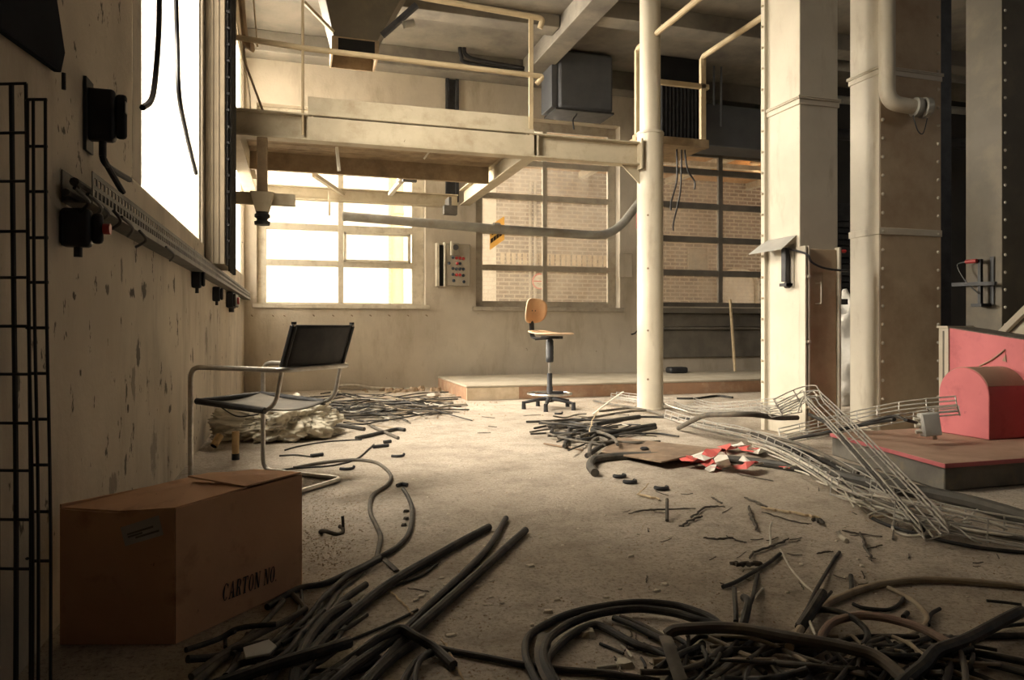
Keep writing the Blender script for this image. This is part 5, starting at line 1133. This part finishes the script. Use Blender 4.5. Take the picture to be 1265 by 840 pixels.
# --- middle heap right of the swivel chair
mh = [
 ('black cable hooked down at left of the middle heap', [(681, 535), (684, 527), (692, 523), (705, 522), (722, 525)], .017, 'cable', .02),
 ('black flat cable end splayed in the middle heap', [(697, 551), (701, 540), (703, 531), (712, 528), (726, 533), (738, 540)], .016, 'cable', .01),
 ('long dark cable reaching left from middle heap along floor', [(650, 521), (680, 520), (710, 518), (750, 519), (790, 515), (832, 516), (860, 518)], .011, 'cable', 0),
 ('dark cable with blunt right end at top of middle heap', [(735, 525), (752, 521), (768, 518), (790, 515)], .022, 'cable', .03),
 ('black cable lying right in middle heap, longest upper one', [(718, 537), (745, 536), (768, 532), (790, 528), (809, 525)], .020, 'cable', .03),
 ('black cable lying right in middle heap, lower one', [(725, 546), (750, 541), (775, 536), (795, 531), (810, 528)], .018, 'cable', .01),
 ('dusty cable bowing over the front of middle heap', [(715, 540), (735, 534), (750, 537), (759, 542), (763, 549)], .013, 'cable_g', .06),
 ('black cable end pointing to camera in middle heap', [(757, 546), (745, 550), (735, 556), (725, 563)], .018, 'cable', .02),
 ('dusty grey cable end curled at front of middle heap', [(728, 562), (729, 552), (733, 544), (741, 541), (752, 545)], .015, 'cable_g', .03),
 ('thin brown lath lying left of the middle heap', [(672, 548), (690, 551), (705, 553), (720, 556)], .008, 'rust', 0),
 ('thin dark cable slanting left of middle heap', [(660, 529), (690, 523), (720, 519), (745, 513)], .009, 'cable', 0),
 ('dark cable running from middle heap to round column foot', [(733, 495), (760, 500), (790, 505), (815, 511), (838, 520)], .013, 'cable_g', .02),
 ('dusty cable lying behind middle heap near column', [(735, 515), (760, 511), (780, 508), (800, 507)], .012, 'cable_g', .02),
 ('grey cable at back of middle heap, close to ledge', [(740, 508), (765, 505), (788, 503)], .012, 'cable_g', .0),
 ('thick grey cable low in the middle heap', [(690, 540), (712, 543), (735, 545), (758, 547)], .02, 'cable_g', 0),
 ('dark cable coiled tightly in middle heap', [(703, 540), (712, 533), (726, 531), (735, 536), (728, 542), (712, 543)], .014, 'cable', .04),
 ('long dark cable bowed across front of first square shaft', [(838, 529, 0), (853, 521, .12), (872, 513, .23), (900, 512, .27), (930, 512, .27), (960, 516, .22), (985, 516, .2)], .02, 'cable_g', 0),
 ('black cable lying on floor behind round column', [(836, 492), (860, 492), (885, 489), (905, 491)], .014, 'cable', 0),
]
for l, p, r, m_, z in mh: cable(l, p, r, m_, z=z)
for i in range(24):
    x = R.uniform(695, 800); y = R.gauss(530, 11); y = max(508, min(556, y)); L = R.uniform(35, 100); a = R.gauss(-.08, .22)
    pts = [(x + L * u * math.cos(a), y + L * u * math.sin(a) * .6 + R.uniform(-2, 2), R.uniform(0, .06)) for u in (-.5, -.15, .2, .5)]
    m_ = R.choice(['cable', 'cable', 'cable_g', 'white_wire' if R.random() < .4 else 'cable_g']); nm = {'cable': 'black', 'cable_g': 'grey', 'white_wire': 'whitish'}[m_]
    cable('thin %s cable scrap in heap left of the rusty plate' % nm, pts, R.uniform(.004, .010), m_, group='%s cable scraps left of the rusty plate' % nm, sub=4)
cable('pale lath propped upright out of the middle heap', [(770, 484, .30), (750, 498, .15), (732, 512, .03)], .008, 'white_wire', name='lath', cat='lath')
cable('pale stick standing in front of middle heap', [(739, 507, .12), (731, 520, .1), (728, 540, .04), (733, 549, .02)], .009, 'stick', name='stick', cat='stick')
# --- rusty plate
pp_ = [fl(763, 540, .03), fl(890, 554, .085), fl(817, 570, .055), fl(743, 557, .03)]
o = MB().prism([p - V((0, 0, .012)) for p in pp_], (0, 0, .012)).build('steel_plate', M['rust'], bevel=.003); tag(o, 'rusty flat steel plate lying on floor beside barrier tape', 'plate')
o = MB().box(fl(830, 567, .0) - V((.15, .05, -.001)), fl(830, 567, 0) + V((.2, .1, .05))).build('timber_block', M['bark'], bevel=.004); tag(o, 'dark timber block propping the front corner of rusty plate', 'block')
for i, (x, y) in enumerate(((796, 555), (794, 538))):
    q = fl(x, y, .052 if i == 0 else .001); o = MB().lathe([(.03, 0), (.032, .01), (.02, .018)], q, 10).build('rubber_scrap', M['black']); tag(o, ['small black scrap lying on top of the rusty plate', 'small black scrap on floor behind the rusty plate'][i], 'scrap')
# --- hoses
cable('thick dark hose curling out from under rusty plate', [(735, 584), (729, 576), (733, 568), (748, 565), (770, 563), (800, 563), (840, 564), (880, 566), (920, 569), (960, 574), (1000, 581), (1040, 590), (1075, 597)], .027, 'hose', name='hose', cat='hose')
cable('thickest dark hose lying before the machine plinth', [(1020, 584), (1060, 594), (1105, 602), (1150, 610), (1200, 621), (1240, 632), (1290, 648)], .038, 'hose', z=.0, name='hose', cat='hose')
cable('second dark hose passing under the wire trays at right', [(960, 556), (1000, 565), (1040, 574), (1070, 582), (1100, 592), (1130, 603)], .022, 'hose', name='hose', cat='hose')
# --- barrier tape pieces
tp = thing('barrier_tape', 'crumpled red and white barrier tape strewn over hose and floor', 'barrier tape', fl(890, 572))
def ribbon(pts, w, m_):
    ps = [fl(x, y, z) for x, y, z in pts]; ps = [a.lerp(b, t) + V((0, 0, .02 * (t > 0) * R.uniform(-.5, 1))) for a, b in zip(ps, ps[1:]) for t in (0, .5)] + [ps[-1]]; vs = []; n = len(ps)
    for i, p in enumerate(ps):
        d = (ps[min(i + 1, n - 1)] - ps[max(i - 1, 0)]); sdv = V((-d.y, d.x, .3 * math.sin(i * 1.3) * d.length)).normalized(); vs += [p - sdv * w / 2, p + sdv * w / 2 + V((0, 0, .012 * math.sin(i * .9)))]
    o = MB().add(vs, [(2 * i, 2 * i + 1, 2 * i + 3, 2 * i + 2) for i in range(n - 1)]).build('red_stripe' if m_ == 'tape_red' else 'white_stripe', M[m_], tp, flatshade=True); s = o.modifiers.new('t', 'SOLIDIFY'); s.thickness = .0025
for pts, m_ in (
 ([(846, 566, .06), (852, 567, .07), (860, 570, .03)], 'tape_red'), ([(858, 563, .07), (868, 566, .07), (876, 565, .06)], 'tape_white'), ([(872, 566, .06), (880, 558, .09), (890, 556, .06), (897, 561, .03)], 'tape_red'),
 ([(888, 562, .06), (892, 570, .08), (898, 577, .02)], 'tape_white'), ([(867, 571, .03), (878, 575, .03), (890, 579, .015)], 'tape_red'), ([(872, 578, .02), (884, 579, .02)], 'tape_white'),
 ([(892, 552, .02), (900, 554, .05), (906, 552, .03)], 'tape_red'), ([(903, 551, .03), (912, 549, .06), (921, 552, .04)], 'tape_white'), ([(917, 552, .05), (926, 556, .04), (938, 556, .02)], 'tape_red'), ([(930, 555, .02), (938, 559, .04), (942, 556, .02)], 'tape_white'),
 ([(911, 575, .03), (922, 576, .06), (930, 572, .05)], 'tape_red'), ([(918, 570, .07), (928, 571, .06), (937, 573, .04)], 'tape_white'), ([(964, 575, .02), (972, 576, .03), (984, 576, .015)], 'tape_red')): ribbon(pts, .085 if m_ == 'tape_white' else .08, m_)
# ================================================================== WIRE BASKET TRAYS
def wire_tray(label, pts, w, dep, pitch, r=.0045, roll=0.0, nb=4, extra=None, m_='galv', loc=None):
    ps = cr(pts, 8); t = thing('wire_tray', label, 'cable tray', loc or V((ps[0].x, ps[0].y, max(0, ps[0].z))))
    L = [0]
    for a, b in zip(ps, ps[1:]): L.append(L[-1] + (b - a).length)
    fr = []
    for i in range(len(ps)):
        d = (ps[min(i + 1, len(ps) - 1)] - ps[max(i - 1, 0)]).normalized(); s = d.cross(V((0, 0, 1))).normalized(); u = s.cross(d).normalized()
        rl = roll if not callable(roll) else roll(L[i] / L[-1]); s2 = s * math.cos(rl) + u * math.sin(rl); u2 = u * math.cos(rl) - s * math.sin(rl); fr.append((s2, u2))
    offs = [(-w / 2 + w * k / (nb - 1), 0) for k in range(nb)] + [(-w / 2, dep * .5), (-w / 2, dep), (w / 2, dep * .5), (w / 2, dep)]
    for (a, b) in offs: MB().tube([p + f[0] * a + f[1] * b for p, f in zip(ps, fr)], r, 6).build('long_wire', M[m_], t)
    def at(s):
        for i in range(len(L) - 1):
            if L[i + 1] >= s: break
        k = (s - L[i]) / max(1e-6, L[i + 1] - L[i]); return ps[i].lerp(ps[i + 1], k), fr[i]
    n = max(2, int(L[-1] / pitch))
    for k in range(n + 1):
        p, (s, u) = at(L[-1] * k / n * .999)
        MB().tube([p - s * w / 2 + u * (dep + .004), p - s * w / 2 - u * .007, p + s * w / 2 - u * .007, p + s * w / 2 + u * (dep + .004)], r * .9, 6).build('cross_wire', M[m_], t)
    return t
# tray from the round column foot to the lower right
wire_tray('long wire basket tray winding from column foot to red plinth front', [fl(836, 519, .05), fl(880, 533, .05), fl(925, 541, .06), fl(960, 553, .06), fl(1000, 572, .06), fl(1035, 592, .05), fl(1065, 612, .04)], .26, .07, .16, roll=.25)
wire_tray('wire basket tray lying at lower right edge on floor', [fl(1050, 612, .03), fl(1090, 626, .03), fl(1135, 644, .03), fl(1180, 655, .03), fl(1225, 664, .03), fl(1290, 676, .03)], .24, .09, .15, roll=.12)
# raised bent tray
top = atd(1000, 492, 5.15); bot = fl(1158, 662, .05)
md_ = top.lerp(bot, .5) + V((0, 0, .02))
wire_tray('raised wire basket tray slanting from peak down to floor at right', [top + V((-.16, .12, -.10)), top, top.lerp(bot, .12) + V((0, 0, .01)), md_, bot], .10, .08, .15, roll=-.35, loc=V((bot.x, bot.y, 0)))
wire_tray('wire basket tray strung low behind the raised peak', [fl(846, 500, .05), atd(868, 507, 7.2), atd(905, 507, 6.5), atd(950, 504, 5.8), top + V((-.12, .1, -.12))], .22, .06, .17, roll=-.2, loc=fl(846, 500))
wire_tray('wire basket tray carrying grey junction box over the red plinth', [atd(968, 543, 5.5), atd(1010, 534, 5.35), atd(1060, 524, 5.1), atd(1100, 516, 4.9), atd(1140, 510, 4.72), atd(1184, 506, 4.6)], .16, .06, .15, roll=.5, loc=fl(968, 548))
wire_tray('broken wire basket piece lying left of the round column', [fl(758, 491, .05), fl(775, 493, .04), fl(800, 497, .04), fl(818, 499, .05)], .2, .06, .15, loc=fl(758, 491))
# loose wires in and around the trays
lw_ = [
 ('dark cable lying in the raised tray, lower edge', [(1000, 512, .33), (1025, 525, .30), (1045, 545, .27), (1080, 585, .18), (1110, 618, .11), (1140, 655, .04)], .012, 'cable'),
 ('pale cable lying in long tray, front edge', [(930, 549, .04), (960, 561, .05), (1000, 583, .05), (1035, 606, .04), (1060, 622, .03)], .007, 'white_wire'),
 ('second pale cable lying in the long tray', [(925, 545, .06), (962, 556, .08), (1002, 577, .08), (1040, 601, .06), (1068, 615, .04)], .009, 'white_wire'),
 ('grey cable lying along the back of long tray', [(850, 520, .08), (900, 530, .11), (950, 540, .12), (985, 548, .12), (1020, 563, .1), (1060, 585, .05)], .012, 'cable_g'),
 ('black cable drooping through the long tray', [(930, 538, .1), (955, 545, .12), (985, 556, .12), (1010, 566, .08), (1045, 583, .02), (1090, 606, .02)], .014, 'cable'),
 ('pale wire looped out of the raised tray foot', [(1115, 640, .03), (1104, 645, .01), (1104, 655, 0), (1118, 661, 0), (1135, 661, .01), (1150, 655, .04)], .006, 'white_wire'),
 ('pale cable in tray at lower right edge, upper one', [(1060, 610, .05), (1110, 617, .06), (1160, 627, .07), (1210, 640, .08), (1245, 654, .05)], .007, 'white_wire'),
 ('pale cable in tray at lower right edge, lower one', [(1060, 620, .03), (1105, 632, .03), (1150, 643, .04), (1200, 655, .04), (1270, 664, .04)], .007, 'white_wire'),
 ('grey cable in tray at the lower right edge', [(1075, 615, .03), (1120, 630, .03), (1170, 645, .03), (1220, 658, .03), (1280, 668, .03)], .011, 'cable_g'),
 ('thin dark cable along front of lower right tray', [(1075, 639), (1100, 650), (1142, 662), (1180, 671), (1220, 678), (1285, 684)], .008, 'cable'),
 ('dark cable bent in the tray carrying junction box', [(975, 543, .08), (1010, 536, .15), (1050, 528, .23), (1085, 521, .29), (1105, 518, .33)], .012, 'cable'),
 ('black cable looping from junction box into its tray', [(1132, 522, .31), (1120, 519, .35), (1105, 514, .35), (1085, 518, .31), (1062, 525, .25)], .010, 'cable'),
 ('pale wire springing above the raised tray peak', [(985, 510, .35), (992, 492, .42), (1004, 484, .45), (1010, 490, .43)], .006, 'white_wire'),
 ('pale wire bent beside column foot', [(820, 498, .06), (832, 503, .10), (848, 508, .09), (862, 515, .03)], .007, 'white_wire'),
]
for l, p, r, m_ in lw_: cable(l, p, r, m_, name='cable' if 'cable' in l else 'wire', cat='cable' if 'cable' in l else 'wire')
for i in range(30):
    k = R.random(); t = R.random()
    base = [(940, 550), (1000, 578), (1060, 612), (1140, 640), (1240, 662)]; j = min(3, int(t * 4)); u = t * 4 - j
    x = base[j][0] + (base[j + 1][0] - base[j][0]) * u + R.uniform(-14, 14); y = base[j][1] + (base[j + 1][1] - base[j][1]) * u + R.uniform(-9, 8)
    L = R.uniform(20, 60); a = math.atan2(base[j + 1][1] - base[j][1], base[j + 1][0] - base[j][0]) + R.gauss(0, .25)
    pts = [(x + L * q * math.cos(a), y + L * q * math.sin(a) + R.uniform(-3, 3), R.uniform(.005, .09)) for q in (-.5, -.15, .2, .5)]
    cable('thin pale wire scrap tangled in the wire trays at right', pts, R.uniform(.0035, .006), 'white_wire' if R.random() < .75 else 'galv', 'pale wire scraps in the trays', name='wire', cat='wire', sub=4)
# junction box
jc = atd(1148, 524, 4.62); jb = thing('junction_box', 'grey junction box with cable glands hanging on wire tray', 'junction box', jc)
ux = (RT * .95 + V((0, 0, .12)) - FW * .1).normalized(); uz = (V((0, 0, 1)) - RT * .28 + FW * .1); uz = (uz - ux * uz.dot(ux)).normalized(); uy = ux.cross(uz)
MB().ob(jc, ux * .055, uy * .035, uz * .075).build('box', M['grey_box'], jb, bevel=.008)
MB().ob(jc - FW * .0 + uy * (-.038 if uy.dot(FW) > 0 else .038), ux * .052, uy * .006, uz * .072).build('lid', M['grey_box'], jb, bevel=.005)
for k in (-.04, 0, .04): MB().cyl(jc - ux * .056 + uz * k, jc - ux * .09 + uz * k, .014, 10).build('gland', M['white_wire'], jb)
MB().cyl(jc - uz * .076 + ux * .02, jc - uz * .10 + ux * .02, .014, 10).build('gland', M['white_wire'], jb)
# ================================================================== DEBRIS
def chip(x, y, s, label, m_='chip', group=None, name='plaster_chip', cat='chip', z=0, tall=.5):
    c = fl(x, y, z); n = R.randint(5, 7); a0 = R.uniform(0, 6); pr = []
    for k in range(n):
        a = a0 + 2 * PI * k / n; q = s * R.uniform(.55, 1.1); pr.append((c.x + math.cos(a) * q * 1.2, c.y + math.sin(a) * q * .9, .001 + z))
    top = [(c.x + (p[0] - c.x) * .75, c.y + (p[1] - c.y) * .75, .001 + z + s * tall * R.uniform(.6, 1.1)) for p in pr]
    fs = [tuple(range(n))[::-1], tuple(range(n, 2 * n))] + [(i, (i + 1) % n, n + (i + 1) % n, n + i) for i in range(n)]
    return tag(MB().add(pr + top, fs).build(name, M[m_], flatshade=True), label, cat, group)
for (x, y, s, l) in ((779, 688, .016, 'pale round plaster lump alone on floor centre'), (655, 700, .018, 'pale flat plaster chip right of the three cable ends'), (820, 723, .015, 'pale plaster chip above the coil, upper of a pair'), (811, 731, .014, 'pale plaster chip above the coil, lower of a pair'), (678, 757, .02, 'pale plaster chip just left of outermost coil loop'), (749, 739, .013, 'pale plaster bead touching top of outermost coil loop'), (688, 742, .014, 'small plaster crumb above left part of coil'), (657, 773, .012, 'small plaster crumb left of coil near its edge'), (725, 785, .035, 'largest pale plaster fragment lying inside the coil'), (770, 822, .03, 'flat pale fragment at bottom inside the coil')):
    chip(x, y, s, l)
for (x, y, q) in ((546, 715, .017), (574, 710, .013), (585, 704, .012), (558, 726, .012), (549, 736, .015), (589, 725, .013), (521, 737, .018), (556, 786, .019), (514, 742, .015)):
    chip(x, y, q, 'pale plaster chip lying between the three long black cable ends', group='plaster chips between the long cables', tall=.35)
for i in range(70):
    x, y = R.uniform(400, 900), R.uniform(560, 770)
    chip(x, y, R.uniform(.005, .011), 'tiny pale plaster crumb on the dusty open floor', group='plaster crumbs on open floor')
for i in range(30):
    x, y = R.uniform(880, 1250), R.uniform(640, 740)
    chip(x, y, R.uniform(.005, .011), 'tiny pale plaster crumb on floor above right heap', group='plaster crumbs above right heap')
for i in range(36):
    x = R.uniform(440, 576); c = onY(x, 482, YB - R.uniform(.2, .7)); s = R.uniform(.02, .07); px_ = x
    d = (c - EYEP).dot(FW); y = HY + EYE * FPX / d
    chip(x, y, s, 'lump of brown rubble along foot of left back wall', 'rubble', 'rubble along back wall', 'rubble_lump', 'rubble', tall=.9)
for (x, y, w, l) in ((537, 489, .11, 'whitish brick fragment at foot of back wall'), (416, 486, .09, 'crumpled white paper scrap at foot of back wall'), (592, 493, .1, 'pale flat tile shard before the ledge end')):
    chip(x, y, w, l, 'white_wire', None, 'fragment', 'fragment', tall=.5)
stk = [
 ('pale stick lying on floor below the horseshoe nuts', [(788, 611), (800, 613), (816, 617)], .011, 'stick'), ('thin pale stick leaning across pale stick end', [(801, 597, .05), (794, 605, .02), (787, 611)], .006, 'stick'),
 ('short upright stick standing on floor centre right', [(824, 617, .06), (824, 630, .03), (824, 643)], .009, 'cable_g'), ('dark forked stick, upper arm', [(895, 626), (875, 626), (862, 634), (853, 640)], .009, 'bark'),
 ('dark forked stick, lower arm', [(868, 637), (852, 643), (841, 650)], .009, 'bark'), ('thin dark lath left of forked stick', [(777, 634), (800, 630), (828, 629), (858, 628)], .008, 'bark'),
 ('dark strip of sheath lying right of forked stick', [(925, 625), (929, 638), (934, 654)], .012, 'bark'), ('thin dark lath pointing to pale batten', [(919, 614), (934, 620), (948, 626)], .009, 'bark'),
 ('long pale batten on the floor before long tray', [(942, 627), (965, 631), (990, 635), (1015, 640)], .012, 'stick'), ('dark crumb at tip of the long pale batten', [(1006, 642), (1012, 643), (1017, 646)], .016, 'bark'),
 ('pale curved wire standing near the dark sheath', [(953, 645, .05), (951, 655, .03), (952, 668, .01), (951, 676)], .005, 'white_wire'), ('dark crooked twig above right heap', [(975, 665), (962, 671), (950, 676), (930, 682), (927, 690)], .008, 'bark'),
 ('dark splintered lump left of crooked twig', [(904, 696), (915, 697), (928, 697), (936, 695)], .016, 'bark'), ('white curled shaving before lower right tray', [(1035, 656, .02), (1039, 663), (1046, 668)], .01, 'white_wire'),
 ('dark cross-shaped twig, long bar', [(1040, 655), (1060, 659), (1090, 663)], .007, 'bark'), ('dark twig running down from cross-shaped twig', [(1062, 658), (1068, 672), (1077, 693)], .009, 'bark'),
 ('short dark stub by lower right tray', [(1104, 655), (1101, 666)], .009, 'bark'), ('yellowish lath lying by raised tray foot', [(1074, 639), (1092, 637), (1115, 634)], .012, 'stick'),
 ('thin dark twig left of the right heap', [(1010, 684), (1020, 682), (1030, 681)], .006, 'bark'), ('small dark twig below cross-shaped twig', [(1068, 678), (1080, 676), (1090, 673)], .005, 'bark'),
 ('thin dark splinter near the dark sheath', [(941, 632), (960, 638), (985, 645), (1002, 647)], .006, 'bark'), ('dark splinter on floor beside small stub', [(879, 614), (886, 618), (892, 622)], .008, 'bark'),
 ('thin dark lath below barrier tape', [(910, 585), (930, 589), (955, 594)], .007, 'bark'), ('dark twig far down left of right heap', [(868, 664), (885, 666), (905, 664)], .008, 'bark'),
 ('thin twig touching dark crooked twig', [(898, 662), (912, 668), (922, 670)], .006, 'bark'), ('small grey splinter between chair and heap', [(540, 700), (545, 694)], .006, 'bark')]
for l, p, r, m_ in stk: cable(l, p, r, m_, name='stick' if 'wire' not in l else 'wire', cat='stick' if 'wire' not in l else 'wire')
for i in range(40):
    x, y = R.uniform(770, 1250), R.uniform(600, 725); L = R.uniform(6, 22); a = R.uniform(0, PI)
    cable('tiny dark splinter scattered on the floor at right', [(x, y), (x + L * .5 * math.cos(a), y + L * .2 * math.sin(a) + 1), (x + L * math.cos(a), y + L * .45 * math.sin(a))], R.uniform(.002, .004), 'bark', 'splinters at right', name='splinter', cat='splinter', sub=3)
for i in range(16):
    x, y = R.uniform(590, 780), R.uniform(512, 535); L = R.uniform(10, 30); a = R.gauss(0, .3)
    cable('small dark splinter on floor before the swivel chair', [(x, y), (x + L * .5, y + L * .3 * math.sin(a)), (x + L, y + L * .5 * math.sin(a))], R.uniform(.004, .007), 'bark', 'splinters before swivel chair', name='splinter', cat='splinter', sub=3)
for i, (x, y, a) in enumerate(((765, 590, .3), (778, 597, .2), (817, 605, 0))):
    c = fl(x, y); k0 = a + PI * .9; pts = [(c.x + .035 * math.cos(k0 + PI * 1.15 * k / 10), c.y + .03 * math.sin(k0 + PI * 1.15 * k / 10), .013) for k in range(11)]
    o = MB().tube(pts, .012, 8).build('rubber_clip', M['black']); tag(o, ['black horseshoe clip on floor, leftmost of three', 'black horseshoe clip on floor, middle of three', 'black horseshoe clip on floor, rightmost of three'][i], 'clip', 'horseshoe clips')
c = fl(410, 659); o = thing('rubber_scrap', 'curled dark rubber scrap with upright tip right of carton', 'scrap', c)
MB().tube(cr([c + V((.05 * math.cos(a), .04 * math.sin(a), .012 + .01 * math.sin(a * 2))) for a in [2.6 + k * .5 for k in range(10)]]), .009, 8).build('curl', M['bark'], o)
MB().tube(cr([c + V((.05, .01, .015)), c + V((.05, .015, .04)), c + V((.048, .02, .07))]), .007, 8).build('tip', M['black'], o)
c = fl(497, 602); o = MB().tube(cr([c + V((-.03, 0, .012)), c + V((0, .02, .014)), c + V((.03, 0, .012))]), .012).build('rubber_scrap', M['black']); tag(o, 'black rubber bit at hooked tip of curling cable', 'scrap')
for i, (x, y) in enumerate(((502, 633), (502, 642), (499, 650))):
    chip(x, y, .016, ['dark chip beside curling cable, farthest of three', 'dark chip beside curling cable, middle of three', 'dark chip beside curling cable, nearest of three'][i], 'bark', 'chips beside curling cable', 'rubber_chip', 'chip', tall=.8)
c = fl(428, 581); 
for i, (x, y, l) in enumerate(((428, 581, 'small curled black scrap beside the chair runner'), (491, 565, 'small black scrap beside the pale hose bend'), (690, 512, 'small black scrap before the swivel chair base'))):
    c = fl(x, y); o = MB().tube(cr([c + V((-.04, .01, .011)), c + V((0, -.015, .011)), c + V((.04, .005, .011)), c + V((.05, .02, .02))]), .01).build('rubber_scrap', M['black']); tag(o, l, 'scrap')
# fine grit: nobody could count it
gm = MB()
def grit(x, y, s):
    c = fl(x, y)
    if c.y > YB - .05 or (c.y > YP - .03 and c.x > pxl - .03) or (c.x > xp - .05 and yp0 - .05 < c.y < yp1 + .02) or (c.x > X1 - .05 and c.y > Y1 - .1): return
    a = R.uniform(0, 6); h = s * R.uniform(.4, 1)
    gm.add([(c.x + s * math.cos(a), c.y + s * math.sin(a), 0), (c.x + s * math.cos(a + 2), c.y + s * math.sin(a + 2.1), 0), (c.x + s * math.cos(a + 4), c.y + s * math.sin(a + 4.2), 0), (c.x, c.y, h)], [(0, 2, 1), (0, 1, 3), (1, 2, 3), (2, 0, 3)])
for i in range(4200):
    x, y = R.uniform(380, 1265), 500 + 340 * R.random() ** 1.2
    n_ = noise.noise(V((x / 70, y / 30, 3)))
    if n_ < -.05 + .25 * R.random(): continue
    grit(x, y, R.uniform(.002, .006))
for i in range(900): grit(R.gauss(400, 25), R.gauss(650, 40), R.uniform(.002, .006))
for i in range(700): grit(R.gauss(510, 45), R.gauss(500, 8), R.uniform(.006, .018))
for i in range(500): grit(R.gauss(790, 45), R.gauss(500, 6), R.uniform(.005, .012))
o = gm.build('floor_grit', M['rubble'], flatshade=True); tag(o, 'fine plaster grit and dust crumbs scattered over the concrete floor', 'grit', kind='stuff')
# ================================================================== LIGHT
sc = bpy.context.scene
w = bpy.data.worlds.new('sky'); sc.world = w; w.use_nodes = True
bg = w.node_tree.nodes['Background']; bg.inputs[0].default_value = (1.0, .965, .92, 1); bg.inputs[1].default_value = 1.5
def area(name, loc, tgt, sx, sy, power, col, spread=180):
    L = bpy.data.lights.new(name, 'AREA'); L.shape = 'RECTANGLE'; L.size = sx; L.size_y = sy; L.energy = power; L.color = col; L.spread = math.radians(spread)
    o = bpy.data.objects.new(name, L); C.objects.link(o); o.location = loc; o.rotation_euler = (V(tgt) - V(loc)).to_track_quat('-Z', 'Y').to_euler(); return o
DAY = (1.0, .945, .88)
area('daylight_left', (-2.6, 3.4, 5.3), (1.3, 4.7, 0), 3.2, 3.4, 2650, DAY, 125)
area('daylight_left_far', (-2.4, 10.4, 3.7), (4.6, 5.4, 1.2), 2.4, 3.2, 2000, DAY, 95)
area('daylight_back', (w1[0] + 1.1, YB + 2.2, 5.6), ((w1[0] + w1[1]) / 2 + .3, 8.0, .2), 2.6, 2.0, 800, DAY)
area('daylight_back_middle', ((w2[0] + w2[1]) / 2, YB + 2.0, 3.9), ((w2[0] + w2[1]) / 2, 8.0, .2), 2.2, 1.2, 60, DAY)
area('hall_fill', (9.5, .3, 4.95), (3.6, 3.6, .3), 2.5, 2.5, 50, (1.0, .93, .84))  # added fill light without a real source; brightens red machine and carton side
S = bpy.data.lights.new('courtyard_sun', 'SUN'); S.energy = 15; S.angle = .03; S.color = (1, .94, .84)
so = bpy.data.objects.new('courtyard_sun', S); C.objects.link(so); so.rotation_euler = V((-.15, .5, -.86)).to_track_quat('-Z', 'Y').to_euler(); so.location = (4, -4, 14)
sc.view_settings.view_transform = 'Standard'; sc.view_settings.look = 'None'; sc.view_settings.gamma = 1; sc.view_settings.use_curve_mapping = False
sc.view_settings.exposure = 0.0
sc.cycles.use_denoising = True; sc.cycles.max_bounces = 7; sc.cycles.diffuse_bounces = 4; sc.cycles.transparent_max_bounces = 8
sc.cycles.caustics_reflective = False; sc.cycles.caustics_refractive = False; sc.cycles.sample_clamp_indirect = 6
